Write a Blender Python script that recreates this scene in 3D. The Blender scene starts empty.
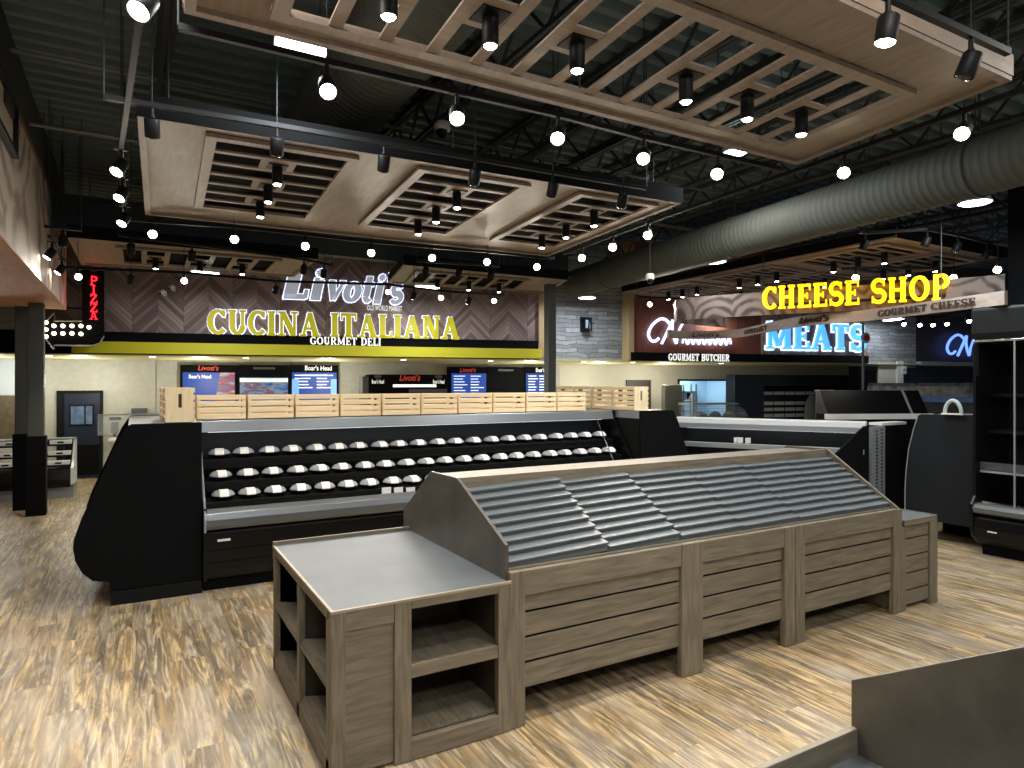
import bpy, bmesh, math, random
from mathutils import Vector, Matrix, Euler
S = bpy.context.scene
COL = S.collection
random.seed(7)
R = math.radians

# ------------------------------------------------------------------ camera, world, exposure
CAM_H, FPX, TH = 2.1, 660.0, R(60.1)
cam_d = bpy.data.cameras.new('camera'); cam_d.sensor_width = 36; cam_d.lens = 36*FPX/1024
cam_d.clip_end = 200; cam_d.clip_start = 0.05
cam = bpy.data.objects.new('camera', cam_d); COL.objects.link(cam)
cam.location = (0, 0, CAM_H); cam.rotation_euler = (R(90), 0, -(R(90)-TH))
S.camera = cam
W = bpy.data.worlds.new('world'); S.world = W; W.use_nodes = True
W.node_tree.nodes['Background'].inputs[0].default_value = (0.80, 0.88, 1.0, 1)
W.node_tree.nodes['Background'].inputs[1].default_value = 0.22
S.view_settings.view_transform = 'Standard'; S.view_settings.look = 'None'
S.view_settings.gamma = 1; S.view_settings.exposure = 0.38; S.view_settings.use_curve_mapping = False
S.cycles.use_denoising = True
S.cycles.max_bounces = 6; S.cycles.sample_clamp_indirect = 4.0

PENDANT_W, SPOT_W, BAY_W, AISLE_FILL_W = 42, 105, 50, 78

# fill lights without fixtures, added overhead to brighten the floor and island fronts
for _x, _y in ((0.6, -2.6), (4.6, -2.8), (8.6, -1.8), (2.4, .9), (6.8, 1.0), (-.3, 3.4), (6.4, 6.3), (-.6, -.9)):
    _l = bpy.data.lights.new('aisle_fill', 'AREA'); _l.shape = 'RECTANGLE'; _l.size = 1.2; _l.size_y = .4; _l.energy = AISLE_FILL_W; _l.color = (1, .97, .91)
    _o = bpy.data.objects.new('aisle_fill', _l); COL.objects.link(_o); _o.location = (_x, _y, 4.75)

# ------------------------------------------------------------------ measuring helpers (photo survey -> metres)
AX = (math.sin(TH), math.cos(TH)); BX = (-math.cos(TH), math.sin(TH))
def ray(px, py):
    r = (px-512)/FPX; u = (384-py)/FPX
    return (r*AX[0]+AX[1], r*BX[0]+BX[1], u)
def gp(px, py, z=0.0):
    d = ray(px, py); t = (z-CAM_H)/d[2]
    return Vector((d[0]*t, d[1]*t, z))
def atY(px, py, Y):
    d = ray(px, py); t = Y/d[1]; return Vector((d[0]*t, Y, CAM_H+d[2]*t))
def atX(px, py, X):
    d = ray(px, py); t = X/d[0]; return Vector((X, d[1]*t, CAM_H+d[2]*t))
# the shop-front wall runs at a slight angle: along E, with N pointing away from us
WP = Vector((0, 14.41, 0)); WE = Vector((0.9787, -0.2051, 0)); WN = Vector((0.2051, 0.9787, 0))
WROT = math.atan2(WE.y, WE.x)
def wall(px, py, off=0.0):
    """distance along the shop-front and height, on the plane `off` behind it"""
    d = Vector(ray(px, py)); n = WN
    p0 = WP + WN*off
    t = p0.dot(n)/Vector((d.x, d.y, 0)).dot(n)
    return ((d.x*t-WP.x)*WE.x+(d.y*t-WP.y)*WE.y, CAM_H+d.z*t)
def wrect(x0, y0, x1, y1, off=0.0):
    a = wall(x0, y0, off); b = wall(x1, y0, off); c = wall((x0+x1)/2, y0, off); e = wall((x0+x1)/2, y1, off)
    return a[0], b[0], e[1], c[1]          # s0, s1, z0, z1

# ------------------------------------------------------------------ materials
def lin(c):
    return tuple((v/12.92 if v <= .04045 else ((v+.055)/1.055)**2.4) for v in [x/255 for x in c])
MATS = {}
def mat(name, rgb, rough=0.6, metal=0.0, var=0.0, scale=8.0, bump=0.0, stretch=(1, 1, 1), rgb2=None, detail=4, coat=0.0, spec=None):
    if name in MATS: return MATS[name]
    m = bpy.data.materials.new(name); m.use_nodes = True; MATS[name] = m
    nt = m.node_tree; b = nt.nodes['Principled BSDF']
    c = lin(rgb)
    b.inputs['Base Color'].default_value = (*c, 1); b.inputs['Roughness'].default_value = rough
    b.inputs['Metallic'].default_value = metal
    if coat: b.inputs['Coat Weight'].default_value = coat
    if spec is not None: b.inputs['Specular IOR Level'].default_value = spec
    if var or rgb2 or bump:
        tc = nt.nodes.new('ShaderNodeTexCoord'); mp = nt.nodes.new('ShaderNodeMapping'); mp.inputs['Scale'].default_value = stretch
        nz = nt.nodes.new('ShaderNodeTexNoise'); nz.inputs['Scale'].default_value = scale; nz.inputs['Detail'].default_value = detail
        nz.inputs['Roughness'].default_value = 0.62
        nt.links.new(tc.outputs['Object'], mp.inputs['Vector']); nt.links.new(mp.outputs[0], nz.inputs['Vector'])
        cr = nt.nodes.new('ShaderNodeValToRGB'); e = cr.color_ramp.elements
        e[0].position = 0.3; e[1].position = 0.72
        c2 = lin(rgb2) if rgb2 else tuple(min(1, v*(1+var)) for v in c)
        c1 = c if rgb2 else tuple(v*(1-var) for v in c)
        e[0].color = (*c1, 1); e[1].color = (*c2, 1)
        nt.links.new(nz.outputs[0], cr.inputs[0]); nt.links.new(cr.outputs[0], b.inputs['Base Color'])
        if bump:
            bp = nt.nodes.new('ShaderNodeBump'); bp.inputs['Strength'].default_value = bump; bp.inputs['Distance'].default_value = 0.01
            nt.links.new(nz.outputs[0], bp.inputs['Height']); nt.links.new(bp.outputs[0], b.inputs['Normal'])
    return m
def emit(name, rgb, strength, base=None):
    if name in MATS: return MATS[name]
    m = bpy.data.materials.new(name); m.use_nodes = True; MATS[name] = m
    b = m.node_tree.nodes['Principled BSDF']
    b.inputs['Base Color'].default_value = (*lin(base or rgb), 1); b.inputs['Roughness'].default_value = .5
    b.inputs['Emission Color'].default_value = (*lin(rgb), 1); b.inputs['Emission Strength'].default_value = strength
    return m
def glass(name, rgb=(235, 240, 240), rough=0.02, alpha=0.25):
    if name in MATS: return MATS[name]
    m = bpy.data.materials.new(name); m.use_nodes = True; MATS[name] = m
    nt = m.node_tree; b = nt.nodes['Principled BSDF']
    b.inputs['Base Color'].default_value = (*lin(rgb), 1); b.inputs['Roughness'].default_value = rough
    b.inputs['Alpha'].default_value = alpha
    return m
def wood(name, c1, c2, c3=None, axis='X', scale=3.0, rough=0.6, knots=True, bump=0.15, dens=14.0):
    """stretched grain along one axis, soft blotches and streaks"""
    if name in MATS: return MATS[name]
    m = bpy.data.materials.new(name); m.use_nodes = True; MATS[name] = m
    nt = m.node_tree; b = nt.nodes['Principled BSDF']; b.inputs['Roughness'].default_value = rough
    L = nt.links.new
    tc = nt.nodes.new('ShaderNodeTexCoord'); oi = nt.nodes.new('ShaderNodeObjectInfo')
    add = nt.nodes.new('ShaderNodeVectorMath'); add.operation = 'ADD'
    mul = nt.nodes.new('ShaderNodeVectorMath'); mul.operation = 'SCALE'; mul.inputs['Scale'].default_value = 37.0
    cx = nt.nodes.new('ShaderNodeCombineXYZ')
    for k in range(3): L(oi.outputs['Random'], cx.inputs[k])
    L(cx.outputs[0], mul.inputs[0]); L(tc.outputs['Object'], add.inputs[0]); L(mul.outputs[0], add.inputs[1])
    mp = nt.nodes.new('ShaderNodeMapping')
    sc = {'X': (1.2, dens, dens), 'Y': (dens, 1.2, dens), 'Z': (dens, dens, 1.2)}[axis]
    mp.inputs['Scale'].default_value = sc; L(add.outputs[0], mp.inputs['Vector'])
    n1 = nt.nodes.new('ShaderNodeTexNoise'); n1.inputs['Scale'].default_value = scale; n1.inputs['Detail'].default_value = 6
    n1.inputs['Distortion'].default_value = 0.6; L(mp.outputs[0], n1.inputs['Vector'])
    n2 = nt.nodes.new('ShaderNodeTexNoise'); n2.inputs['Scale'].default_value = 2.6; n2.inputs['Detail'].default_value = 3; L(add.outputs[0], n2.inputs['Vector'])
    cr = nt.nodes.new('ShaderNodeValToRGB'); e = cr.color_ramp.elements
    e[0].position = .3; e[0].color = (*lin(c1), 1); e[1].position = .7; e[1].color = (*lin(c2), 1)
    L(n1.outputs[0], cr.inputs[0])
    mx = nt.nodes.new('ShaderNodeMix'); mx.data_type = 'RGBA'; mx.blend_type = 'MIX'
    cr2 = nt.nodes.new('ShaderNodeValToRGB'); e2 = cr2.color_ramp.elements; e2[0].position = .42; e2[1].position = .72
    e2[1].color = (.6, .6, .6, 1); e2[0].color = (0, 0, 0, 1)
    L(n2.outputs[0], cr2.inputs[0]); L(cr2.outputs[0], mx.inputs[0]); L(cr.outputs[0], mx.inputs[6])
    mx.inputs[7].default_value = (*lin(c3 or c1), 1)
    L(mx.outputs[2], b.inputs['Base Color'])
    if bump:
        bp = nt.nodes.new('ShaderNodeBump'); bp.inputs['Strength'].default_value = bump; bp.inputs['Distance'].default_value = 0.006
        L(n1.outputs[0], bp.inputs['Height']); L(bp.outputs[0], b.inputs['Normal'])
    return m

BLACK = mat('black_metal', (11, 12, 13), .55, spec=.22)
BLACKM = mat('black_matte', (9, 10, 12), .8, spec=.12)
FASC = mat('fascia_black', (13, 13, 14), .9, spec=.1)
GLOSSB = mat('black_gloss', (9, 10, 12), .28, spec=.3)
NAVY = mat('dark_navy_panel', (27, 37, 55), .45, var=.15, scale=1.5)
STEEL = mat('brushed_steel', (168, 174, 178), .34, .55, var=.06, scale=6, stretch=(1, 1, 30))
CHROME = mat('chrome', (205, 210, 214), .12, 1.0)
WHITEP = mat('white_paint', (226, 226, 222), .5)
DECKM = mat('deck_paint', (98, 116, 118), .65, var=.12, scale=.6)
DARKC = mat('dark_ceiling_paint', (50, 57, 58), .7, var=.1, scale=.5)
DUCTM = mat('galvanised_duct', (70, 74, 68), .75, .0, var=.08, scale=1.4)
LENS = emit('lamp_lens', (255, 240, 212), 30)
LENSW = emit('bay_lens', (238, 248, 255), 9)
WOODX = wood('weathered_wood_x', (88, 82, 69), (128, 119, 102), (106, 99, 87), 'X')
WOODZ = wood('weathered_wood_z', (88, 82, 69), (128, 119, 102), (106, 99, 87), 'Z')
WOODY = wood('weathered_wood_y', (88, 82, 69), (128, 119, 102), (106, 99, 87), 'Y')
GABLE = mat('gable_laminate', (77, 73, 64), .42, var=.42, scale=3.2, bump=.03, detail=6)
GREYTOP = mat('grey_laminate', (80, 87, 91), .6, var=.16, scale=2.6, detail=6)
LOUVM = mat('grey_liner', (92, 100, 104), .45, var=.05, scale=3)
CLOUDW = wood('cloud_wood', (128, 114, 102), (152, 137, 123), (138, 124, 112), 'Y', bump=.05, dens=8)
CLOUDD = wood('cloud_wood_slat', (126, 111, 99), (150, 134, 120), (136, 121, 109), 'X', bump=.05, dens=8)
PINE = wood('pine', (234, 208, 164), (250, 232, 196), (242, 216, 172), 'X', bump=.06, dens=10)
PINEZ = wood('pine_z', (232, 208, 164), (248, 232, 196), (240, 220, 180), 'Z', bump=.06, dens=8)
YELLOW = mat('yellow_paint', (206, 198, 34), .5)
CREAM = mat('cream_paint', (206, 202, 186), .6, var=.04, scale=1)

# ------------------------------------------------------------------ mesh builder
class MB:
    def __init__(s): s.b = bmesh.new()
    def hexa(s, p):
        v = [s.b.verts.new(q) for q in p]
        for f in ((0, 3, 2, 1), (4, 5, 6, 7), (0, 1, 5, 4), (1, 2, 6, 5), (2, 3, 7, 6), (3, 0, 4, 7)):
            s.b.faces.new([v[i] for i in f])
        return s
    def box(s, x0, x1, y0, y1, z0, z1):
        return s.hexa([(x0, y0, z0), (x1, y0, z0), (x1, y1, z0), (x0, y1, z0), (x0, y0, z1), (x1, y0, z1), (x1, y1, z1), (x0, y1, z1)])
    def quad(s, q, z0, z1):
        return s.hexa([(*p[:2], z0) for p in q]+[(*p[:2], z1) for p in q])
    def prism(s, poly, axis, a, b):
        def P(u, w, t):
            return {'X': (t, u, w), 'Y': (u, t, w), 'Z': (u, w, t)}[axis]
        A = [s.b.verts.new(P(u, w, a)) for u, w in poly]; B = [s.b.verts.new(P(u, w, b)) for u, w in poly]
        n = len(poly)
        s.b.faces.new(A); s.b.faces.new(B[::-1])
        for i in range(n): s.b.faces.new([A[i], B[i], B[(i+1) % n], A[(i+1) % n]])
        return s
    def tube(s, pts, r, seg=10, cap=True, closed=False):
        pts = [Vector(p) for p in pts]; n = len(pts); rs = r if isinstance(r, (list, tuple)) else [r]*n
        rings = []; up = Vector((0, 0, 1))
        prev = None
        for i, p in enumerate(pts):
            if closed: t = pts[(i+1) % n]-pts[i-1]
            else: t = pts[min(i+1, n-1)]-pts[max(i-1, 0)]
            t.normalize()
            if prev is None:
                a = t.orthogonal().normalized()
            else:
                a = (prev-t*prev.dot(t)); a = a.normalized() if a.length > 1e-6 else t.orthogonal().normalized()
            prev = a; c = t.cross(a)
            rings.append([s.b.verts.new(p+(a*math.cos(k*2*math.pi/seg)+c*math.sin(k*2*math.pi/seg))*rs[i]) for k in range(seg)])
        m = n if closed else n-1
        for i in range(m):
            A, B = rings[i], rings[(i+1) % n]
            for k in range(seg): s.b.faces.new([A[k], A[(k+1) % seg], B[(k+1) % seg], B[k]])
        if cap and not closed: s.b.faces.new(rings[0][::-1]); s.b.faces.new(rings[-1])
        return s
    def bar(s, a, b, w, h=None):
        """square bar between two points"""
        a = Vector(a); b = Vector(b); h = h or w; t = (b-a).normalized()
        x = Vector((0, 0, 1)).cross(t); x = x.normalized() if x.length > 1e-4 else Vector((1, 0, 0)); y = t.cross(x)
        q = [a-x*w/2-y*h/2, a+x*w/2-y*h/2, a+x*w/2+y*h/2, a-x*w/2+y*h/2]
        return s.hexa(q+[p+(b-a) for p in q])
    def lathe(s, prof, c=(0, 0, 0), seg=20, caps=True):
        rings = [[s.b.verts.new((c[0]+r*math.cos(k*2*math.pi/seg), c[1]+r*math.sin(k*2*math.pi/seg), c[2]+z)) for k in range(seg)] for r, z in prof]
        for A, B in zip(rings, rings[1:]):
            for k in range(seg): s.b.faces.new([A[k], A[(k+1) % seg], B[(k+1) % seg], B[k]])
        if caps: s.b.faces.new(rings[0][::-1]); s.b.faces.new(rings[-1])
        return s
    def build(s, name, m, parent=None, bev=0.0, smooth=False, label=None):
        bmesh.ops.recalc_face_normals(s.b, faces=s.b.faces)
        me = bpy.data.meshes.new(name); s.b.to_mesh(me); s.b.free()
        o = bpy.data.objects.new(name, me); COL.objects.link(o)
        me.materials.append(m)
        if smooth:
            for p in me.polygons: p.use_smooth = True
            try: me.set_sharp_from_angle(angle=R(40))
            except Exception: pass
        if parent: o.parent = parent
        if bev:
            md = o.modifiers.new('bevel', 'BEVEL'); md.width = bev; md.segments = 2; md.limit_method = 'ANGLE'
        if label: o['label'] = label
        return o
def tag(o, label, cat, group=None, kind=None):
    o['label'] = label; o['category'] = cat
    if group: o['group'] = group
    if kind: o['kind'] = kind
    return o
def thing(name, label, cat, loc=(0, 0, 0), rz=0.0, group=None):
    o = bpy.data.objects.new(name, None); o.empty_display_size = .1; COL.objects.link(o)
    o.location = loc; o.rotation_euler = (0, 0, rz)
    return tag(o, label, cat, group)
def struct(o):
    o['kind'] = 'structure'; return o
def dup(root, loc=None, label=None, group=None, rz=None):
    def cp(o, par):
        c = o.copy(); COL.objects.link(c); c.parent = par
        for ch in list(o.children): cp(ch, c)
        return c
    r = cp(root, None)
    if loc is not None: r.location = loc
    if rz is not None: r.rotation_euler = (0, 0, rz)
    if label: r['label'] = label
    if group: r['group'] = group
    return r
ORD = ['first', 'second', 'third', 'fourth', 'fifth', 'sixth', 'seventh', 'eighth', 'ninth', 'tenth', 'eleventh', 'twelfth', 'thirteenth', 'fourteenth', 'fifteenth', 'sixteenth', 'seventeenth', 'eighteenth', 'nineteenth', 'twentieth', 'twenty-first', 'twenty-second']

# ------------------------------------------------------------------ lettering
def arc(cx, cy, rx, ry, a0, a1, w0, w1=None, n=14, wt=None):
    pts = []
    for i in range(n+1):
        t = i/n; a = R(a0+(a1-a0)*t)
        w = wt(math.cos(a)) if wt else w0+(w1-w0)*t
        pts.append((cx+rx*math.cos(a), cy+ry*math.sin(a), w))
    return pts
TK, TN = .21, .11
vw = lambda c: TN+(TK-TN)*abs(c)
def ser(x0, x1, y): return [(x0, y, .085), (x1, y, .085)]
def st(x, w=TK, y0=0, y1=1): return [(x, y0, w), (x, y1, w)]
GL = {
 'C': (.74, [arc(.40, .5, .30, .44, 42, 318, 0, wt=vw), [(.63, .98, .07), (.63, .70, .07)]]),
 'U': (.84, [[(.22, 1, TK), (.22, .36, TK)], arc(.42, .36, .20, .29, 180, 360, 0, wt=vw), [(.62, .36, TN), (.62, 1, TN)], ser(.06, .38, .957), ser(.5, .76, .957)]),
 'I': (.42, [st(.2), ser(.04, .36, .043), ser(.04, .36, .957)]),
 'N': (.92, [st(.19, TN), st(.72, TN), [(.22, .98, TK), (.68, .04, TK)], ser(.05, .33, .043), ser(.05, .3, .957), ser(.58, .86, .957)]),
 'A': (.88, [[(.16, .02, TN), (.42, .98, TN)], [(.42, .96, TK), (.70, .02, TK)], [(.25, .32, .1), (.6, .32, .1)], ser(.02, .3, .043), ser(.54, .86, .043)]),
 'T': (.78, [st(.38), [(.06, .95, .11), (.70, .95, .11)], [(.08, 1, .08), (.08, .72, .06)], [(.68, 1, .08), (.68, .72, .06)], ser(.22, .54, .043)]),
 'L': (.70, [st(.22), ser(.06, .4, .957), [(.06, .05, .1), (.62, .05, .1)], [(.61, 0, .08), (.61, .28, .06)]]),
 'H': (.92, [st(.22), st(.68), [(.2, .5, .11), (.7, .5, .11)], ser(.06, .38, .043), ser(.06, .38, .957), ser(.52, .84, .043), ser(.52, .84, .957)]),
 'E': (.74, [st(.22), [(.06, .95, .1), (.64, .95, .1)], [(.06, .05, .1), (.66, .05, .1)], [(.2, .5, .1), (.5, .5, .1)], [(.63, 1, .08), (.63, .74, .06)], [(.65, 0, .08), (.65, .28, .06)], [(.5, .62, .07), (.5, .38, .07)]]),
 'S': (.70, [arc(.36, .72, .24, .23, 30, 270, .13, .2), arc(.36, .28, .25, .23, 90, -150, .2, .13), [(.58, .98, .07), (.58, .7, .07)], [(.11, .02, .07), (.11, .3, .07)]]),
 'O': (.86, [arc(.42, .5, .31, .44, 0, 360, 0, wt=vw, n=24)]),
 'P': (.78, [st(.22), arc(.40, .72, .25, .235, 100, -100, 0, wt=vw), [(.2, .955, .09), (.4, .955, .09)], [(.2, .49, .09), (.4, .49, .09)], ser(.06, .4, .043)]),
 'M': (1.08, [st(.17, TN), st(.86, TK), [(.18, .98, TK), (.5, .12, .17)], [(.5, .12, .12), (.84, .98, .12)], ser(.04, .32, .043), ser(.68, 1.02, .043)]),
 'Z': (.72, [[(.08, .94, .12), (.62, .94, .12)], [(.58, .92, TK), (.14, .08, TK)], [(.08, .06, .12), (.64, .06, .12)], [(.1, 1, .07), (.1, .72, .06)], [(.63, 0, .07), (.63, .28, .06)]]),
 'i': (.36, [[(.18, .02, .16), (.18, .6, .16)], ser(.06, .2, .6), ser(.06, .32, .03), arc(.18, .84, .05, .05, 0, 360, .1, .1, n=8)]),
 'v': (.62, [[(.12, .62, .16), (.3, .04, .12)], [(.3, .04, .1), (.52, .6, .07)], ser(.02, .24, .61), ser(.4, .6, .61)]),
 'o': (.62, [arc(.3, .32, .2, .27, 0, 360, 0, n=18, wt=lambda c: .08+.08*abs(c))]),
 't': (.46, [[(.2, .86, .14), (.2, .2, .15)], arc(.3, .18, .1, .13, 180, 320, .14, .07), [(.04, .6, .08), (.4, .6, .08)]]),
 "'": (.24, [[(.12, 1, .12), (.10, .72, .06)]]),
 's': (.52, [arc(.26, .46, .16, .14, 30, 270, .08, .14), arc(.26, .18, .17, .15, 90, -150, .14, .08)]),
 'G': (.82, [arc(.40, .5, .30, .44, 42, 318, 0, wt=vw), [(.63, .98, .07), (.63, .70, .07)], [(.64, .08, .18), (.64, .42, .18)], [(.44, .42, .085), (.80, .42, .085)]]),
 'R': (.86, [st(.22), arc(.40, .72, .25, .235, 100, -100, 0, wt=vw), [(.2, .955, .09), (.4, .955, .09)], [(.2, .49, .09), (.4, .49, .09)], [(.40, .48, .15), (.70, .04, TK)], ser(.06, .4, .043), ser(.62, .84, .043)]),
 'B': (.78, [st(.22), arc(.40, .74, .23, .22, 100, -100, 0, wt=vw), arc(.40, .27, .27, .23, 100, -100, 0, wt=vw), [(.06, .955, .09), (.4, .955, .09)], [(.2, .51, .09), (.4, .51, .09)], [(.06, .045, .09), (.4, .045, .09)]]),
 'D': (.84, [st(.22), arc(.36, .5, .36, .45, 90, -90, 0, wt=vw), [(.06, .955, .09), (.38, .955, .09)], [(.06, .045, .09), (.38, .045, .09)]]),
 ' ': (.42, []),
}
def strokes(mb, gl, ox, oz, h, y0, y1, grow=0.0, shear=0.0, squash=1.0):
    def P(x, z): return (ox+(x*squash+z*shear)*h, oz+z*h)
    for pl in gl:
        for (xa, za, wa), (xb, zb, wb) in zip(pl, pl[1:]):
            dx, dz = xb-xa, zb-za; L = math.hypot(dx, dz)
            if L < 1e-5: continue
            ex, ez = dx/L*(grow+.012 if len(pl) > 2 else grow), dz/L*(grow+.012 if len(pl) > 2 else grow)
            nx, nz = -dz/L, dx/L
            a, b = wa/2+grow, wb/2+grow
            q = [(xa-ex+nx*a, za-ez+nz*a), (xa-ex-nx*a, za-ez-nz*a), (xb+ex-nx*b, zb+ez-nz*b), (xb+ex+nx*b, zb+ez+nz*b)]
            q = [P(*p) for p in q]
            mb.hexa([(x, y0, z) for x, z in q]+[(x, y1, z) for x, z in q])
def sign_letters(parent, text, x0, z0, length, h, y0, face, halo=None, depth=.06, shear=0, name='letter', trk=0.0, grow=.055, rise=0.0, fat=1.0):
    tot = sum(GL[c][0]+trk for c in text)-trk
    sq = length/(tot*h); x = 0.0; i = 0
    for c in text:
        if GL[c][1]:
            G_ = [[(p, q, w*fat) for p, q, w in pl] for pl in GL[c][1]]
            mb = MB(); strokes(mb, G_, x0+x*sq*h, z0+rise*x*sq*h, h, y0-depth, y0-.015, 0, shear, sq)
            o = mb.build(name, face, parent)
            if halo:
                hb = MB(); strokes(hb, G_, x0+x*sq*h, z0+rise*x*sq*h, h, y0-.015, y0-.004, grow, shear, sq)
                hb.build('letter_halo', halo, o)
        x += GL[c][0]+trk
def text_mesh(name, body, size, m, parent, loc, rz=0.0, shear=0.0, width=None, extr=.004, tilt=90, bold=0.0, spacing=1.0, label=None):
    cu = bpy.data.curves.new(name, 'FONT'); cu.body = body; cu.size = size; cu.shear = shear; cu.extrude = extr; cu.offset = bold
    cu.align_x = 'CENTER'; cu.align_y = 'CENTER'; cu.space_character = spacing; cu.resolution_u = 3
    t = bpy.data.objects.new('tmp_text', cu); COL.objects.link(t)
    dg = bpy.context.evaluated_depsgraph_get(); dg.update()
    me = bpy.data.meshes.new_from_object(t.evaluated_get(dg)); bpy.data.objects.remove(t)
    o = bpy.data.objects.new(name, me); COL.objects.link(o); me.materials.clear(); me.materials.append(m)
    o.parent = parent; o.location = loc; o.rotation_euler = (R(tilt), 0, rz)
    if width:
        xs = [v.co.x for v in me.vertices]
        if xs: o.scale = (width/(max(xs)-min(xs)), 1, 1)
    if label: o['label'] = label
    return o
# ------------------------------------------------------------------ floor
def floor_material():
    m = bpy.data.materials.new('spalted_plank_floor'); m.use_nodes = True
    nt = m.node_tree; N = nt.nodes.new; L = nt.links.new; b = nt.nodes['Principled BSDF']
    tc = N('ShaderNodeTexCoord'); sp = N('ShaderNodeSeparateXYZ'); L(tc.outputs['Object'], sp.inputs[0])
    cb = N('ShaderNodeCombineXYZ'); L(sp.outputs['Y'], cb.inputs['X']); L(sp.outputs['X'], cb.inputs['Y'])
    br = N('ShaderNodeTexBrick'); L(cb.outputs[0], br.inputs['Vector'])
    br.inputs['Scale'].default_value = 1; br.inputs['Brick Width'].default_value = 1.4; br.inputs['Row Height'].default_value = .24
    br.inputs['Mortar Size'].default_value = .0018; br.inputs['Mortar Smooth'].default_value = .3; br.inputs['Bias'].default_value = 0
    br.offset = .37; br.inputs['Color1'].default_value = (0, 0, 0, 1); br.inputs['Color2'].default_value = (1, 1, 1, 1); br.inputs['Mortar'].default_value = (.5, .5, .5, 1)
    sc = N('ShaderNodeVectorMath'); sc.operation = 'SCALE'; sc.inputs['Scale'].default_value = 41.0; L(br.outputs['Color'], sc.inputs[0])
    ad = N('ShaderNodeVectorMath'); ad.operation = 'ADD'; L(tc.outputs['Object'], ad.inputs[0]); L(sc.outputs[0], ad.inputs[1])
    def noise(scale, stretch, detail=5, dist=0.0, rough=.6):
        mp = N('ShaderNodeMapping'); mp.inputs['Scale'].default_value = stretch; L(ad.outputs[0], mp.inputs['Vector'])
        n = N('ShaderNodeTexNoise'); n.inputs['Scale'].default_value = scale; n.inputs['Detail'].default_value = detail
        n.inputs['Distortion'].default_value = dist; n.inputs['Roughness'].default_value = rough
        L(mp.outputs[0], n.inputs['Vector']); return n
    def ramp(src, stops):
        r = N('ShaderNodeValToRGB'); e = r.color_ramp.elements
        while len(e) < len(stops): e.new(.5)
        for k, (p, c) in enumerate(stops): e[k].position = p; e[k].color = (*lin(c), 1) if max(c) > 1 else (*c, 1)
        L(src, r.inputs[0]); return r
    def mix(f, a, c, bt='MIX'):
        x = N('ShaderNodeMix'); x.data_type = 'RGBA'; x.blend_type = bt
        if isinstance(f, float): x.inputs[0].default_value = f
        else: L(f, x.inputs[0])
        L(a, x.inputs[6]); L(c, x.inputs[7]); return x
    n1 = noise(1.5, (2.6, .8, 1), 6, 1.8)
    base = ramp(n1.outputs[0], [(.28, (186, 170, 148)), (.45, (212, 197, 172)), (.57, (230, 204, 154)), (.72, (204, 178, 138))])
    n2 = noise(1.5, (2.9, .75, 1), 7, 2.6, .62)                    # dark spalting streaks along the boards
    f2 = ramp(n2.outputs[0], [(.53, (0, 0, 0)), (.61, (.5, .5, .5)), (.66, (.05, .05, .05))])
    dk = N('ShaderNodeRGB'); dk.outputs[0].default_value = (*lin((128, 102, 76)), 1)
    c1 = mix(f2.outputs[0], base.outputs[0], dk.outputs[0])
    n4 = noise(1.6, (9, .7, 1), 5, 2.2, .6)                     # fine grain along the boards
    f4 = ramp(n4.outputs[0], [(.34, (.86, .84, .81)), (.54, (1.05, 1.04, 1.03))])
    c1 = mix(.75, c1.outputs[2], f4.outputs[0], 'MULTIPLY')
    n5 = noise(1.1, (5.5, .55, 1), 5, 1.0)                       # long pale and tan runs
    f5 = ramp(n5.outputs[0], [(.46, (0, 0, 0)), (.70, (.45, .45, .45))])
    tn = N('ShaderNodeRGB'); tn.outputs[0].default_value = (*lin((212, 178, 128)), 1)
    c1 = mix(f5.outputs[0], c1.outputs[2], tn.outputs[0])
    n3 = noise(1.3, (1.6, .7, 1), 3, .3)                          # grey clouds
    f3 = ramp(n3.outputs[0], [(.5, (0, 0, 0)), (.72, (.6, .6, .6))])
    gy = N('ShaderNodeRGB'); gy.outputs[0].default_value = (*lin((186, 175, 158)), 1)
    c2 = mix(f3.outputs[0], c1.outputs[2], gy.outputs[0])
    tint = ramp(br.outputs['Color'], [(0, (.86, .84, .82)), (.5, (1, 1, 1)), (1, (1.0, .95, .86))])
    c3 = mix(.85, c2.outputs[2], tint.outputs[0], 'MULTIPLY')
    seam = N('ShaderNodeRGB'); seam.outputs[0].default_value = (*lin((150, 128, 98)), 1)
    c4 = mix(br.outputs['Fac'], c3.outputs[2], seam.outputs[0])
    L(c4.outputs[2], b.inputs['Base Color'])
    rr = ramp(n1.outputs[0], [(.2, (.34, .34, .34)), (.8, (.48, .48, .48))]); L(rr.outputs[0], b.inputs['Roughness'])
    b.inputs['Specular IOR Level'].default_value = .4
    return m
fl = struct(MB().box(-7, 27, -6, 18.5, -.2, 0).build('floor', floor_material()))

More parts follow.
